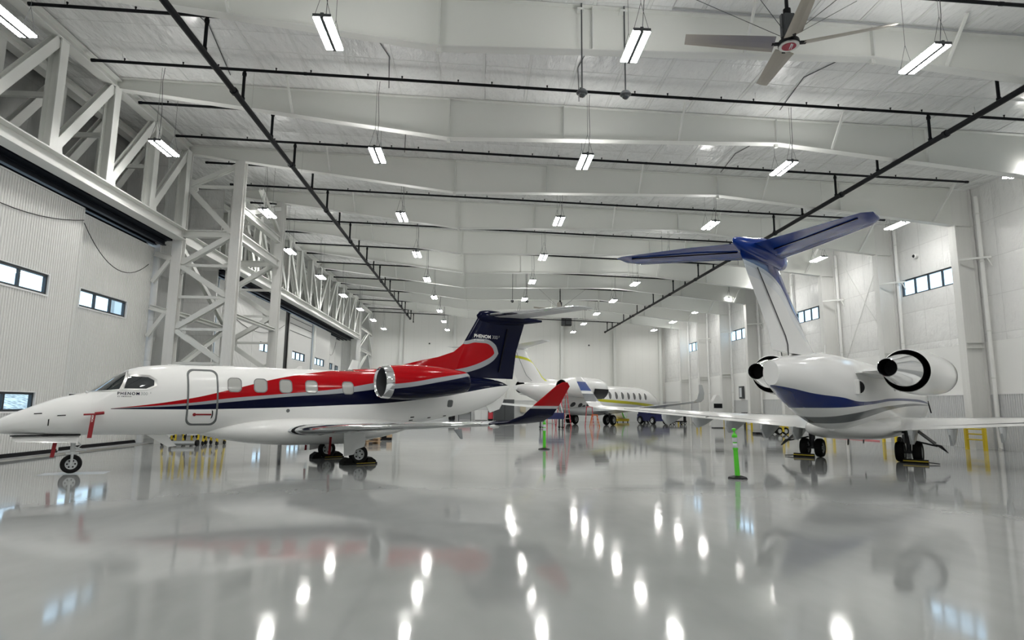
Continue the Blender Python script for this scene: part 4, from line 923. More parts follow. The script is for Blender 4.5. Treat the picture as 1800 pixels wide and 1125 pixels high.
def business_jet():
    th = .781; ax, ay = -math.sin(th), -math.cos(th)
    t = thing('business_jet', 'white twin-jet seen from behind with blue T-tail and blue belly stripe', 'airplane', (13.325, 20.907, 0), math.atan2(ay, ax))
    F2 = Fus([(-11.5, 1.78, 1.70, .04), (-11.2, 2.0, 1.45, .34), (-10.3, 2.35, 1.2, .68), (-9.3, 2.7, 1.06, .92), (-8.3, 3.15, 1.02, 1.06), (-7, 3.36, 1.02, 1.12), (-3, 3.40, 1.02, 1.13), (1.5, 3.42, 1.02, 1.13), (3.2, 3.42, 1.10, 1.10), (4.6, 3.38, 1.36, 1.0), (6.0, 3.26, 1.72, .80), (7.3, 3.10, 2.08, .56), (8.2, 2.97, 2.24, .31), (8.52, 2.91, 2.30, .19)])
    fu = F2.mesh('fuselage', M['livery2'], t, 100)
    bel = Fus([(-4.6, 1.3, 1.05, .06), (-3.6, 1.5, .86, .75), (-2, 1.55, .74, 1.30), (0, 1.5, .70, 1.36), (1.6, 1.45, .74, 1.25), (2.5, 1.32, .86, .85), (3.3, 1.25, 1.05, .10)], 2.6)
    bel.mesh('wing_fairing', M['wing_white'], t, 40)
    for s in (-1, 1):
        up = (0, -s*.045, 1)
        secs = [((-3.2, s*.9, 1.20), 4.5, .95, up, .055), ((-2.6, s*1.6, 1.22), 3.8, .95, up, .055), ((-1.0, s*4.4, 1.38), 2.45, .9, up, .05), ((1.25, s*9.1, 1.69), 1.35, .85, up, .02)]
        wg = wing(secs, 'wing', M['wing_white'], t, sub=3)
        MB().loft([[Vector((p[0]+a*c-.006, p[1], p[2]+b*c)) for a, b in ((.10, .048), (.04, .033), (0, 0), (.04, -.024), (.10, -.034))] for p, c in (((-2.61, s*1.6, 1.275), 3.8), ((-1.01, s*4.4, 1.415), 2.45), ((1.19, s*9.0, 1.69), 1.37))], cap=False).build('leading_edge', M['chrome'], wg)
        wl = [((1.25, s*9.1, 1.69), 1.35, .85, up, .02), ((1.62, s*9.42, 1.74), 1.12, .85, (0, -s*.5, .85)), ((1.85, s*9.55, 1.95), 1.0, .85, (0, -s*.94, .33)), ((2.55, s*9.78, 2.80), .62, .8, (0, -s*.96, .27)), ((2.75, s*9.83, 2.98), .42, .8, (0, -s*.96, .27))]
        wing(wl, 'winglet', M['wl2'], wg, sub=3)
        # flap track fairings hanging below the trailing edge
        for y, xt, z, L, d in ((1.75, .95, 1.05, 1.3, .42), (2.8, 1.02, 1.10, 1.5, .46), (4.05, 1.2, 1.20, 1.5, .40), (5.25, 1.4, 1.30, 1.4, .34), (6.4, 1.65, 1.40, 1.3, .34)):
            yy = s*y; w_ = .10
            MB().loft([[Vector((xx, yy+c*ww, zz)) for c, zz in ((-1, z+.05), (1, z+.05), (.5, z-dd), (-.5, z-dd))] for xx, ww, dd in ((xt-L, .03, .05), (xt-L*.4, w_, d*.7), (xt, w_, d), (xt+.12, w_*.8, d*.98), (xt+.45, .04, .12))], smooth=False).build('flap_fairing', M['silver_wing'], wg)
        fl = MB(); fl.beam((.55, s*1.7, 1.17), (.95, s*4.3, 1.365), .018, .02); fl.beam((.95, s*4.3, 1.365), (2.0, s*8.2, 1.65), .018, .02); fl.beam((-.2, s*4.9, 1.50), (1.45, s*4.9, 1.375), .02, .02); fl.build('flap_gap', M['dark'], wg)
        main_gear2(t, s, .0, 1.50, .335, .27, .25)
        gd = MB(); 
        gd.prism([(-.30, s*1.72, 1.12), (.32, s*1.72, 1.12), (.30, s*2.28, .62), (-.26, s*2.25, .66)], (0, -s*.03, -.02)); gd.tube([(0, s*1.62, .72), (0.02, s*2.3, .56)], .03, 6)
        gd.prism([(.0, s*2.2, .64), (.05, s*2.42, .60), (.05, s*2.60, .36), (.0, s*2.56, .36)], (.05, 0, 0)); gd.build('gear_door', M['gear_dark'], t)
        # engines
        yc, zc = s*2.24, 2.90; ex = (1, -s*.085, 0); o = (-1.1, yc+s*.05, zc)
        n = MB(); n.lathe([(.56, 0), (.60, .02), (.64, .15), (.69, .8), (.71, 1.7), (.69, 2.8), (.655, 3.65), (.635, 3.66)], o, ex, 48); nc = n.build('nacelle', M['white'], t)
        MB().lathe([(.50, .4), (.52, .1), (.56, 0), (.60, .0), (.645, .14)], o, ex, 48).build('intake_lip', M['chrome'], nc)
        MB().lathe([(.0, .40), (.51, .42), (.52, .3)], o, ex, 36).build('fan_face', M['dark'], nc)
        MB().lathe([(.64, 3.655), (.60, 3.60), (.585, 3.1), (.50, 2.9)], o, ex, 48).build('bypass_duct', M['black'], nc)
        MB().lathe([(.56, 3.0), (.545, 3.5), (.50, 4.0), (.42, 4.5), (.31, 5.1), (.262, 5.55), (.25, 5.56)], o, ex, 40).build('exhaust_cone', M['chrome'], nc)
        MB().lathe([(.255, 5.555), (.235, 5.5), (.225, 5.0), (0, 4.98)], o, ex, 30).build('exhaust_pipe', M['black'], nc)
        MB().loft([[Vector((x, s*(y), z)) for y, z in ((.75, zz-hh), (yo, zz-hh*.7), (yo, zz+hh*.7), (.75, zz+hh))] for x, zz, hh, yo in ((-.2, 2.86, .04, 1.7), (.6, 2.86, .14, 1.75), (2.2, 2.86, .16, 1.72), (4.2, 2.80, .03, 1.15))], smooth=False).build('pylon', M['white'], nc)
        # tailplane
        upt = (0, -s*.0, 1)
        z0 = 5.66 if s < 0 else 5.60; zt = 5.53 if s < 0 else 5.56
        sb = wing([((7.75, s*.1, z0+.05), 2.0, .85, upt), ((8.7, s*1.2, z0), 1.62, .85, upt), ((10.0, s*2.72, zt), 1.05, .8, upt), ((10.35, s*2.92, zt), .62, .7, upt)], 'tailplane', M['bluewing'], t, sub=2)
        MB().loft([[Vector((p[0]+a*c-.006, p[1], p[2]+b*c)) for a, b in ((.10, .046), (.04, .030), (0, 0), (.04, -.022), (.10, -.034))] for p, c in (((7.75, s*.1, z0+.05), 2.0), ((8.7, s*1.2, z0), 1.62), ((10.0, s*2.70, zt), 1.06))], cap=False).build('leading_edge', M['chrome'], sb)
        MB().beam((9.2, s*.45, z0-.02), (10.75, s*2.6, zt-.02), .02, .03).build('elevator_gap', M['navy'], sb)
    # fin with rudder line, bullet fairing
    fs = [foil((4.6, 0, 3.2), 3.75, .75, (0, 1, 0)), foil((5.6, 0, 3.75), 3.0, .85, (0, 1, 0)), foil((7.05, 0, 4.9), 2.72, .85, (0, 1, 0)), foil((7.6, 0, 5.35), 2.6, .8, (0, 1, 0)), foil((7.7, 0, 5.6), 2.5, .7, (0, 1, 0))]
    R = []
    for a, b in zip(fs[:-1], fs[1:]):
        for k in range(4): R.append([p.lerp(q, k/4) for p, q in zip(a, b)])
    R.append(fs[-1]); fn = MB().loft(R).build('fin', M['livery2'], t)
    rl = MB()
    for s in (-1, 1): rl.tube([(7.35, s*.085, 3.12), (7.4, s*.10, 3.4), (7.55, s*.10, 3.62), (9.35, s*.085, 5.15)], .014, 6)
    rl.build('rudder_gap', M['dark'], fn)
    bt = Fus([(7.0, 5.75, 5.60, .03), (7.25, 5.92, 5.45, .16), (7.9, 6.03, 5.36, .27), (8.7, 6.02, 5.34, .29), (9.6, 5.86, 5.38, .22), (10.5, 5.68, 5.50, .06), (10.6, 5.64, 5.58, .02)]); bt.mesh('tail_bullet', M['blue'], t, 40)
    MB().tube([(4.4, 0, 3.35), (3.9, 0, 3.42), (3.6, 0, 3.40)], .06, 8).build('dorsal_scoop', M['white'], fu)
    MB().prism([(3.4, -.012, 3.40), (3.55, -.012, 3.40), (3.5, -.012, 3.72), (3.42, -.012, 3.72)], (0, .024, 0)).build('blade_antenna', M['white'], fu)
    sc = MB(); p = F2.pt(4.3, 2.36, 1); sc.box(3.95, 4.5, p.y-.1, p.y+.07, 2.16, 2.58); v = sc.build('vent_scoop', M['white'], fu)
    MB().lathe([(.0, 0), (.19, 0), (.2, -.2)], (4.42, p.y+.03, 2.36), (.75, .66, 0), 18).build('vent_mouth', M['black'], v)
    for x, z in ((1.2, .55), (-1.0, .52)): MB().prism([(x, -.015, .8), (x+.18, -.015, .8), (x+.25, -.015, z), (x+.18, -.015, z)], (0, .03, 0)).build('belly_antenna', M['dark'], fu)
    for s in (-1, 1):
        for k in range(9): F2.patch(rrect(-8.0+k*.92, 2.62, .40, .5, .18), s, .004).build('cabin_window', M['cockpit'], fu)
        F2.patch(dense([(-9.95, 2.30), (-9.2, 2.72), (-8.7, 2.95), (-8.6, 2.55), (-9.3, 2.3)], 4), s, .006).build('cockpit_window', M['cockpit'], fu)
    pr = F2.pt(-9.4, 1.9, 1); MB().beam(pr+Vector((0, .02, .25)), pr+Vector((0, .12, -.3)), .05, .05).build('open_hatch', M['black'], fu)
    ng = thing_part('nose_gear', t, (-8.6, 0, 0))
    for k in (-1, 1): wheel('wheel', (0, k*.17, .26), .26, .16, ng)
    MB().tube([(0, 0, .26), (.05, 0, 1.15)], .07, 10).tube([(0, -.17, .26), (0, .17, .26)], .04, 8).build('strut', M['gear_dark'], ng)
    return t
BJ = business_jet()
rzB = BJ.rotation_euler[2]
def bar_chock(lab, lx, ly, L=.7):
    t = thing('wheel_chock', lab, 'wheel chock', local(BJ, (lx, ly, 0)), rzB)
    MB().prism([(-.07, -L/2, 0), (.07, -L/2, 0), (.03, -L/2, .13), (-.03, -L/2, .13)], (0, L, 0)).build('block', M['rubber'], t)
    MB().box(.035, .06, -L/2, L/2, .06, .09).build('stripe', M['yellow'], t)
    MB().tube([(0, L/2*(1 if ly > 0 else -1), .05), (.05, (L/2+.3)*(1 if ly > 0 else -1), .03)], .02, 6).build('rope_end', M['gear_dark'], t)
bar_chock('black bar chock behind the left main wheels of the blue-tailed jet', .37, -1.70); bar_chock('black bar chock behind the right main wheels of the blue-tailed jet', .37, 1.72)

# ------------------------------------------------------------------ 3. the large white jet at the back
def paint3():
    m = mat('yellow_stripe_livery', (.8, .8, .8), .16, spec=.4, coat=.3); k = N(m); x, y, z = k.xyz(); gt = lambda a, b: k.math('GREATER_THAN', a, b)
    cz = lambda p: k.curve(x, p, -16, 16, 8.)
    hi_ = cz([(-16, 1.55), (-13, 1.95), (-8, 2.28), (-3, 2.45), (1, 2.55), (4, 2.72), (6, 2.9)]); lo_ = cz([(-16, 1.5), (-13, 1.68), (-8, 2.0), (-3, 2.17), (1, 2.32), (4, 2.60), (6, 2.9)])
    fh = cz([(5, 3.0), (8.3, 4.3), (9.2, 5.1), (10.2, 5.75), (12.2, 6.0), (14, 6.02)])
    c = k.mix(k.math('MULTIPLY', k.math('MULTIPLY', gt(z, lo_), gt(hi_, z)), gt(5.5, x)), (.88, .88, .87), (.62, .58, .02))
    c = k.mix(k.math('MULTIPLY', k.math('MULTIPLY', gt(z, k.math('ADD', fh, -.22)), gt(fh, z)), gt(z, 4.0)), c, (.60, .60, .02)); k.base(c); return m
M['livery3'] = paint3()
def large_jet():
    th = .72; ax, ay = -math.sin(th), -math.cos(th)
    t = thing('large_jet', 'large white jet with yellow stripe and eight oval windows at the back', 'airplane', (11.2, 60.5, 0), math.atan2(ay, ax))
    F3 = Fus([(-15.5, 2.1, 2.0, .05), (-15.0, 2.45, 1.75, .45), (-14, 2.9, 1.5, .85), (-12.8, 3.4, 1.38, 1.13), (-11.5, 3.78, 1.32, 1.27), (-9, 3.95, 1.3, 1.32), (3, 3.95, 1.3, 1.32), (5, 3.95, 1.42, 1.26), (7.5, 3.9, 1.85, 1.02), (9.5, 3.78, 2.35, .72), (11.2, 3.62, 2.85, .42), (12.2, 3.48, 3.12, .2)])
    fu = F3.mesh('fuselage', M['livery3'], t, 80)
    Fus([(-4.5, 1.6, 1.3, .1), (-3, 1.9, .98, 1.2), (0, 1.9, .88, 1.62), (3, 1.85, .95, 1.45), (5.5, 1.7, 1.4, .2)], 2.5).mesh('wing_fairing', M['silver_wing'], t, 30)
    for s in (-1, 1):
        for k in range(8):
            x = -.35-k*1.34; e = [(x+.27*math.cos(a), 2.93+.38*math.sin(a)) for a in np.linspace(0, 2*PI, 20, endpoint=False)]
            o = F3.patch(e, s, .006).build('cabin_window', M['cockpit'], fu)
        F3.patch(dense([(-13.9, 2.75), (-13.2, 3.15), (-12.6, 3.42), (-12.5, 3.1), (-13.3, 2.75)], 4), s, .01).build('cockpit_window', M['cockpit'], fu)
        up = (0, -s*.05, 1)
        wg = wing([((-4.0, s*1.2, 1.30), 6.0, .8, up), ((-2.8, s*3.0, 1.42), 4.6, .8, up), ((.2, s*7.5, 1.8), 3.0, .75, up), ((3.4, s*12.6, 2.25), 1.6, .7, up)], 'wing', M['silver_wing'], t, sub=3)
        wing([((3.4, s*12.6, 2.25), 1.6, .7, up), ((4.0, s*13.05, 2.45), 1.4, .7, (0, -s*.6, .75)), ((4.5, s*13.3, 2.95), 1.15, .7, (0, -s*.95, .25)), ((5.4, s*13.5, 3.55), .7, .7, (0, -s*.96, .2))], 'winglet', M['silver_wing'], wg, sub=2)
        main_gear2(t, s, 0, 2.15, .50, .34, .36)
        o = (1.9, s*2.25, 3.42); n = MB(); n.lathe([(.82, 0), (.88, .1), (.95, .8), (.97, 2.6), (.88, 4.6), (.68, 6.5), (.60, 6.75), (.56, 6.72)], o, (1, 0, .01), 36); nc = n.build('nacelle', M['white'], t)
        MB().lathe([(.60, 6.74), (.54, 6.3), (0, 6.2)], o, (1, 0, .01), 30).build('exhaust', M['black'], nc)
        MB().lathe([(.0, .6), (.7, .6), (.78, .05), (.82, 0), (.88, .1)], o, (1, 0, .01), 30).build('intake_lip', M['dark'], nc)
        if s > 0:
            q = [Vector((o[0]+.15+a*2.6, o[1]+(.93+.05*a)*math.cos(b)+.02, o[2]+(.93+.05*a)*math.sin(b))) for a in (0, 1) for b in [math.radians(v) for v in range(-92, 8, 10)]]
            m = MB(); nn = len(q)//2; m.add(q+[p+Vector((0, .03, -.02)) for p in q], [(i, i+1, nn+i+1, nn+i) for i in range(nn-1)] + [(2*nn+i, 2*nn+i+1, 3*nn+i+1, 3*nn+i) for i in range(nn-1)])
            m.build('open_cowl_bay', M['black'], nc)
        MB().loft([[Vector((x, s*y, z)) for y, z in ((.9, zz), (1.6, zz), (1.6, zz+.22), (.9, zz+.22))] for x, zz in ((3.0, 3.3), (7.2, 3.35))], smooth=False).build('pylon', M['white'], nc)
        wing([((11.2, s*.1, 6.62), 2.6, .8, (0, 0, 1)), ((13.0, s*2.6, 6.68), 1.8, .8, (0, 0, 1)), ((14.4, s*5.0, 6.74), 1.05, .7, (0, 0, 1))], 'tailplane', M['silver_wing'], t, sub=2)
    fs = [foil((6.6, 0, 3.75), 5.2, .62, (0, 1, 0)), foil((8.2, 0, 4.3), 4.1, .7, (0, 1, 0)), foil((10.4, 0, 6.0), 3.2, .75, (0, 1, 0)), foil((11.0, 0, 6.62), 2.9, .75, (0, 1, 0))]
    R = []
    for a, b in zip(fs[:-1], fs[1:]):
        for k in range(3): R.append([p.lerp(q, k/3) for p, q in zip(a, b)])
    R.append(fs[-1]); fn = MB().loft(R).build('fin', M['livery3'], t)
    MB().tube([(10.1, .15, 3.95), (10.9, .14, 4.4), (12.4, .12, 6.4)], .02, 5).build('rudder_gap', M['cart'], fn)
    Fus([(10.6, 6.66, 6.6, .03), (11.2, 6.9, 6.45, .2), (12.5, 6.95, 6.42, .26), (14.4, 6.72, 6.6, .05)]).mesh('tail_bullet', M['white'], t, 24)
    for x, z, r in ((4.9, 1.95, .28), (3.7, 1.9, .25), (3.0, 1.75, .22), (2.4, 1.95, .2)):
        F3.patch([(x+r*1.3*math.cos(a), z+r*.8*math.sin(a)) for a in np.linspace(0, 2*PI, 10, endpoint=False)], 1, .012).build('open_panel', M['gear_dark'], fu)
    ng = thing_part('nose_gear', t, (-12.5, 0, 0))
    for k in (-1, 1): wheel('wheel', (0, k*.22, .34), .34, .2, ng)
    MB().tube([(0, 0, .34), (0, 0, 1.5)], .09, 10).build('strut', M['gear_dark'], ng)
    return t
large_jet()

# ================================================================== loose equipment
def delineator(x, y, lab):
    t = thing('delineator_post', lab, 'traffic post', (x, y, 0), 0, None)
    MB().lathe([(.0, .075), (.10, .07), (.23, .035), (.25, .0), (0, 0)], (0, 0, 0), (0, 0, 1), 8, smooth=False).build('base', M['black'], t)
    m = MB(); m.lathe([(.062, .06), (.055, .66), (.052, .74)], (0, 0, 0), (0, 0, 1), 18); m.lathe([(.066, .70), (.066, .735)], (0, 0, 0), (0, 0, 1), 18, cap=True); m.lathe([(.052, .735), (.049, 1.0)], (0, 0, 0), (0, 0, 1), 18)
    m.lathe([(.066, 1.0), (.062, 1.06), (.03, 1.09), (.02, 1.11), (.02, 1.15), (.05, 1.17), (.05, 1.21), (.0, 1.23)], (0, 0, 0), (0, 0, 1), 18); p = m.build('post', M['green'], t)
    for z in (.745, .885): MB().lathe([(.0525, z), (.0585, z+.01), (.0575, z+.10), (.0515, z+.11)], (0, 0, 0), (0, 0, 1), 18).build('reflective_band', M['refl'], p)
    p.rotation_euler = (0, math.radians(-2.2), 0) if x > 5 else (0, 0, 0)
delineator(6.44, 15.03, 'leaning lime green delineator post on black base, nearer one before the blue-tailed jet')
delineator(2.71, 24.84, 'upright lime green delineator post by the red and navy winglet')
def work_stand(x0, x1, y, lab):
    t = thing('work_stand', lab, 'stand', ((x0+x1)/2, y, 0), 0, 'yellow work stands'); w_ = (x1-x0)/2; H_ = 1.35
    for s in (-1, 1):
        for d in (0, .75):
            MB().beam((s*w_, d, .14), (s*w_*.80, d+(.12 if d == 0 else -.12), H_), .07, .07).build('leg', M['yellow'], t)
            MB().lathe([(.09, -.03), (.09, .03)], (s*w_, d, .09), (1, 0, 0), 14, cap=True).build('caster', M['black'], t)
            MB().prism([(s*w_*.97, d-.02, .18), (s*w_*.60, d-.02, .40), (s*w_*.92, d-.02, .42)], (0, .04, 0)).build('brace', M['black'], t)
    MB().beam((-w_*.95, .02, .43), (w_*.95, .02, .43), .05, .06).build('cross_bar', M['cabinet'], t)
    MB().box(-w_*.85, w_*.85, .05, .7, H_, H_+.05).build('platform', M['alu'], t)
    for s in (-1, 1): MB().beam((s*w_*.80, .1, H_-.3), (s*w_*.45, .1, H_), .05, .05).build('corner_brace', M['cabinet'], t)
work_stand(-12.74, -12.24, 25.75, 'leftmost yellow wheeled stand seen under the belly of the red and navy jet')
work_stand(-11.95, -11.36, 25.8, 'middle yellow wheeled stand under the red and navy jet')
work_stand(-11.18, -10.62, 25.85, 'rightmost yellow wheeled stand under the red and navy jet')
t = thing('tow_bar', 'grey tow bar with small wheels lying before the yellow stands', 'tow bar', (-11.7, 25.35, 0))
MB().tube([(-.45, 0, .13), (.42, .05, .13)], .09, 12).build('bar', M['alu'], t)
for x in (-.5, .5): MB().lathe([(.125, -.04), (.125, .04)], (x, .03, .125), (1, 0, 0), 16, cap=True).build('wheel', M['rubber'], t)
MB().tube([(.0, .05, .15), (.02, .2, .9)], .025, 8).build('handle', M['black'], t)
def pallet(x, y, rz, lab, layers=2):
    t = thing('pallet', lab, 'pallet', (x, y, 0), rz)
    for k in range(layers):
        z = k*.15
        for j in range(5): MB().box(-.6, .6, -.5+j*.215, -.5+j*.215+.14, z+.10, z+.125).build('board', M['wood'], t)
        for j in (-.55, -.05, .45): MB().box(j, j+.1, -.5, .5, z+.0, z+.10).build('stringer', M['wood'], t)
pallet(-4.95, 27.6, .4, 'low stack of wooden pallets behind the right wing root of the red jet')
t = thing('equipment_crate', 'dark crate with wooden end beyond the pallets under the red jet wing', 'crate', (-4.75, 31.0, 0), .1)
MB().box(-.75, .25, -.3, .3, 0, .42).build('body', M['black'], t); MB().box(.25, .5, -.3, .3, .12, .5).build('end_block', M['wood'], t); MB().box(.25, .5, -.3, .3, 0, .12).build('foot', M['black'], t)
t = thing('floor_plate', 'pale sheet on the floor under the nose wheel of the red and navy jet', 'mat', (-9.767, 15.45, 0), .3)
MB().box(-.55, .8, -.3, .3, 0, .004).build('sheet', M['refl'], t)
# far wall line-up left of the distant jet
def bx(name, lab, cat, x, y, w_, d, h, m, parts=()):
    t = thing(name, lab, cat, (x, y, 0)); MB().box(-w_/2, w_/2, -d/2, d/2, 0 if not parts else .06, h).build('body', M[m], t)
    for nm, (a, b, c, e, f_, g_), mm in parts: MB().box(a, b, c, e, f_, g_).build(nm, M[mm], t)
    return t
bx('storage_locker', 'black locker by the far wall under the tail of the red jet', 'locker', -3.1, 73.9, .75, .6, 1.25, 'black', [('door_line', (-.01, .01, -.31, -.30, .1, 1.2), 'dark'), ('foot', (-.3, .3, -.25, .25, 0, .06), 'dark')])
t = thing('pipe_rack', 'rack with red goods on top beside the black locker', 'rack', (-1.55, 73.9, 0))
for s in (-1, 1):
    for d in (-.25, .25): MB().box(s*.72-.04, s*.72+.04, d-.04, d+.04, 0, 1.3).build('leg', M['dark'], t)
MB().box(-.78, .78, -.3, .3, .95, 1.0).build('shelf', M['dark'], t); MB().box(-.7, .7, -.25, .25, 1.0, 1.2).build('red_goods', M['ladder_red'], t); MB().box(-.66, .66, .2, .24, .1, .95).build('back_panel', M['cart'], t)
bx('white_cabinet', 'low white cabinet by the far wall between rack and dark cabinets', 'cabinet', .42, 74.3, 1.55, .7, 1.22, 'cabinet', [('door_gap', (-.01, .01, -.36, -.35, .12, 1.15), 'cart'), ('plinth', (-.7, .7, -.3, .3, 0, .06), 'dark')])
bx('tool_chest', 'small dark red tool chest beside the white cabinet', 'tool chest', 1.55, 74.2, .6, .6, 1.15, 'black', [('drawer_fronts', (-.27, .27, -.31, -.30, .2, 1.0), 'ladder_red'), ('plinth', (-.25, .25, -.25, .25, 0, .06), 'black')])
bx('tall_cabinet', 'tall dark grey double cabinet by the far wall behind the jet tail', 'cabinet', 3.25, 74.4, 2.3, .8, 2.55, 'dark', [('door_gap', (-.02, .02, -.41, -.40, .1, 2.5), 'black'), ('plinth', (-1.1, 1.1, -.35, .35, 0, .06), 'black')])
bx('low_cabinet', 'lower dark grey cabinet left of the tall dark cabinet', 'cabinet', 1.98+.0, 73.3, .2, .5, 1.6, 'dark', [('plinth', (-.08, .08, -.2, .2, 0, .06), 'black')])
t = thing('wall_box', 'tan box on the far wall wainscot behind the red winglet', 'box', (5.55, 75.3, 1.0)); MB().box(-.35, .35, -.12, .17, 0, .9).build('casing', M['tan'], t); MB().box(-.3, .3, -.13, -.12, .05, .85).build('cover', M['tan'], t)
t = thing('covered_cart', 'small cart with white bundle below the tan wall box', 'cart', (5.6, 74.0, 0)); MB().box(-.4, .4, -.3, .3, .25, .35).build('deck', M['dark'], t); MB().lathe([(.0, .62), (.22, .58), (.35, .45), (.36, .35), (0, .35)], (0, 0, 0), (0, 0, 1), 14).build('bundle', M['cabinet'], t)
for a in (-.3, .3): MB().lathe([(.12, -.04), (.12, .04)], (a, -.25, .125), (0, 1, 0), 12, cap=True).build('wheel', M['rubber'], t); MB().lathe([(.12, -.04), (.12, .04)], (a, .25, .125), (0, 1, 0), 12, cap=True).build('wheel', M['rubber'], t)
# around the large jet
def stepladder(x, y, rz, h, m, lab, n=6):
    t = thing('stepladder', lab, 'ladder', (x, y, 0), rz, None); w0, w1, d = .38, .24, .28*h/1.5
    for s in (-1, 1):
        MB().beam((s*w0, -d, 0), (s*w1, 0, h), .05, .08).build('front_rail', M[m], t); MB().beam((s*w0, d, 0), (s*w1, .03, h-.05), .04, .06).build('rear_rail', M[m], t)
    for k in range(1, n):
        u = k/n; w_ = w0+(w1-w0)*u; MB().box(-w_, w_, -d*(1-u)-.06, -d*(1-u)+.04, h*u-.02, h*u+.02).build('step', M['alu'], t)
    for k in (1, 3):
        u = k/n; w_ = w0+(w1-w0)*u; MB().beam((-w_, d*(1-u), h*u), (w_, d*(1-u), h*u), .03, .03).build('rear_brace', M['alu'], t)
    MB().box(-w1-.05, w1+.05, -.1, .1, h-.03, h+.03).build('cap', M[m], t)
    return t
stepladder(7.05, 50.2, .3, 3.5, 'ladder_red', 'tall red stepladder beneath the engine of the large jet, right of the winglet', 9)
stepladder(6.0, 50.9, .2, 2.5, 'ladder_red', 'shorter red stepladder left of the tall red one under the large jet', 7)
stepladder(10.0, 54.5, -.2, 1.75, 'ladder_red', 'brownish red stepladder between the main wheels of the large jet', 6)
stepladder(10.25, 53.4, .3, 1.05, 'orange', 'small orange stepladder between the main wheels of the large jet', 4)
t = thing('work_platform', 'dark blue work platform below the red ladders', 'platform', (5.9, 48.9, 0), .2)
MB().box(-.9, .9, -.5, .5, .75, 1.25).build('deck', M['navyitem'], t)
for s in (-1, 1):
    for d in (-.4, .4): MB().box(s*.8-.05, s*.8+.05, d-.05, d+.05, .1, .75).build('leg', M['dark'], t); MB().lathe([(.1, -.04), (.1, .04)], (s*.8, d, .1), (0, 1, 0), 12, cap=True).build('caster', M['rubber'], t)
    MB().beam((s*.8, -.45, 1.25), (s*.5, -.2, 2.6), .07, .07).build('rail', M['refl'], t)
t = thing('engine_cowl', 'round white engine cowl resting on a yellow stand beyond the large jet', 'engine cowl', (16.8, 71.6, .42), .5)
MB().lathe([(.75, -.5), (1.05, -.45), (1.15, -.1), (1.15, .5)], (0, 0, 1.15), (.55, -.8, .12), 30).build('shell', M['white'], t); MB().lathe([(1.12, .5), (1.17, .52), (1.17, .38)], (0, 0, 1.15), (.55, -.8, .12), 30).build('rim', M['green'], t)
MB().lathe([(.0, .1), (.6, .12), (1.1, .42)], (0, 0, 1.15), (.55, -.8, .12), 26).build('inner_lining', M['refl'], t)
t = thing('cowl_stand', 'yellow stand carrying the white engine cowl', 'stand', (16.8, 71.6, 0), .5)
MB().box(-.95, .95, -.5, .5, .12, .42).build('frame', M['yellow'], t)
for a in (-.8, .8):
    for b in (-.4, .4): MB().lathe([(.08, -.03), (.08, .03)], (a, b, .08), (0, 1, 0), 12, cap=True).build('caster', M['rubber'], t)
t = thing('tow_tractor', 'dark blue tow tractor behind the left wing of the blue-tailed jet', 'tractor', (18.5, 63.9, 0), -1.2)
m = MB(); m.box(-1.6, 1.6, -.85, .85, .35, 1.05); m.box(-1.5, .2, -.8, .8, 1.05, 1.45); m.build('body', M['navyitem'], t)
MB().box(.3, .9, -.5, .5, 1.05, 1.35).build('seat', M['black'], t); MB().box(-1.75, -1.6, -.8, .8, .3, .7).build('bumper', M['dark'], t)
for a in (-1.05, 1.05):
    for b in (-.82, .82): wheel('wheel', (a, b, .42), .42, .3, t)
t = thing('equipment_cart', 'black and white equipment cart right of the dark blue tractor', 'cart', (20.9, 63.2, 0), .1)
MB().box(-.8, .8, -.5, .5, .28, .40).build('deck', M['black'], t); MB().box(-.3, .45, -.4, .4, .40, 1.0).build('load', M['cabinet'], t); MB().box(.5, .75, -.45, .45, .4, 1.3).build('panel', M['black'], t)
for a in (-.6, .6):
    for b in (-.45, .45): wheel('wheel', (a, b, .16), .16, .1, t)
# along the right wall
t = thing('filter_cabinet', 'white floor cabinet with black panels by the right wall, behind the left wing', 'cabinet', (21.3, 53.6, 0), 0)
MB().box(-.45, .45, -.35, .35, .08, 2.3).build('body', M['cabinet'], t)
for z0, z1 in ((.95, 1.3), (1.75, 2.15)): MB().box(-.38, .38, -.37, -.35, z0, z1).build('black_panel', M['black'], t)
MB().prism([(-.45, -.35, 2.3), (.45, -.35, 2.3), (.15, -.35, 2.9), (-.1, -.35, 2.9)], (0, .7, 0)).build('hood', M['cabinet'], t); MB().box(-.4, .4, -.3, .3, 0, .08).build('plinth', M['dark'], t)
t = thing('extinguisher_cabinet', 'dark framed cabinet on the right wall above the white floor cabinet', 'cabinet', (22.46, GY(8)-1.2+0.0, 2.5)); t.location = (23.41, 53.0, 2.6)
MB().box(-.12, .08, -.35, .35, 0, 1.1).build('case', M['dark'], t); MB().box(-.13, -.12, -.22, .22, .15, .95).build('glass_front', M['refl'], t)
t = thing('ground_power_cart', 'grey ground power cart with two wheels and yellow mast by the right wall', 'cart', (20.1, 40.8, 0), .15)
MB().box(-.75, .6, -.45, .45, .38, .86).build('body', M['cart'], t); MB().box(-.35, .45, -.35, .35, .86, 1.22).build('motor', M['black'], t)
for k in range(3): MB().box(-.73, -.2, -.47, -.45, .42+k*.15, .52+k*.15).build('louvre', M['refl'], t)
for a in (.15, .62): wheel('wheel', (a, -.42, .25), .25, .14, t); wheel('wheel', (a, .42, .25), .25, .14, t)
MB().box(.33, .45, -.55, -.43, .2, 1.25).build('mast', M['yellow'], t); MB().beam((.15, -.5, .55), (.75, -.5, .55), .05, .05).build('cross_bar', M['yellow'], t); MB().beam((-.75, 0, .2), (-1.0, 0, .1), .06, .06).build('drawbar', M['dark'], t)
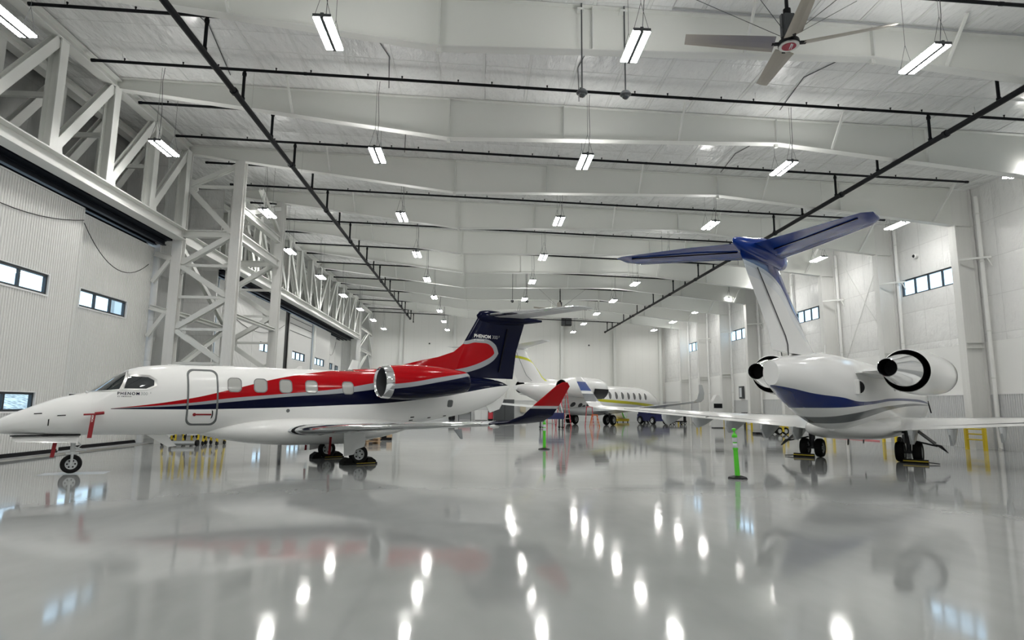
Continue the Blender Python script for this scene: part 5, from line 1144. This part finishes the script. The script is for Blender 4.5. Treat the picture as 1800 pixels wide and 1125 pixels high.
o = MB().box(18.85, 19.75, 40.7, 41.3, 0, .14).build('drip_tray', M['black']); tag(o, 'flat black tray on the floor left of the ground power cart', 'tray')
o = MB().tube([(21.9, 36.6, .03), (22.1, 35.4, .03), (22.05, 34.0, .03), (22.2, 32.9, .03)], .025, 6).build('air_hose', M['ladder_red']); tag(o, 'thin red hose on the floor behind the blue-tailed jet', 'hose')
t = thing('hose_stand', 'dark slim stand with black head beside the yellow guards', 'stand', (21.6, 48.6, 0)); MB().box(-.06, .06, -.06, .06, 0, 1.2).build('post', M['dark'], t); MB().box(-.2, .2, -.15, .15, 1.2, 1.42).build('head', M['black'], t)
for x, y, z0, z1, lab in ((22.9, 49.9, 2.55, 3.1, 'thin black antenna-like rod on the wainscot ledge left of the jet'), (23.4, 27.55, 1.5, 3.0, 'thin dark rod on the wall right of the blue-tailed jet')):
    o = MB().tube([(23.42, y, z0), (23.42, y, z1)], .03, 6).build('wall_rod', M['dark']); tag(o, lab, 'rod')
# white tail fin of another aircraft parked behind the far doors' tower
t = thing('parked_aircraft_tail', 'small white tail fin rising behind the cabin roof of the red jet', 'airplane', (-11.65, 48.6, 0), 1.31)
F4 = Fus([(-4.5, 2.2, 1.8, .2), (-2, 2.6, 1.2, .8), (2, 2.6, 1.2, .8), (4.5, 2.5, 1.9, .3)]); F4.mesh('fuselage', M['white'], t, 20)
MB().loft([foil((1.2, 0, 2.4), 2.9, .6, (0, 1, 0)), foil((3.6, 0, 5.5), 1.2, .6, (0, 1, 0))]).build('fin', M['white'], t)
for s in (-1, 1): wing([((-1.4, s*.6, 1.4), 1.8, .8, (0, 0, 1)), ((-.9, s*2.3, 1.5), 1.2, .8, (0, 0, 1))], 'wing', M['white'], t); wheel('wheel', (0, s*1.1, .3), .3, .18, t); MB().tube([(0, s*1.1, .3), (0, s*1.0, 1.4)], .06, 8).build('gear_leg', M['gear'], t)
wheel('wheel', (-3.6, 0, .25), .25, .15, t); MB().tube([(-3.6, 0, .25), (-3.6, 0, 1.9)], .05, 8).build('gear_leg', M['gear'], t)
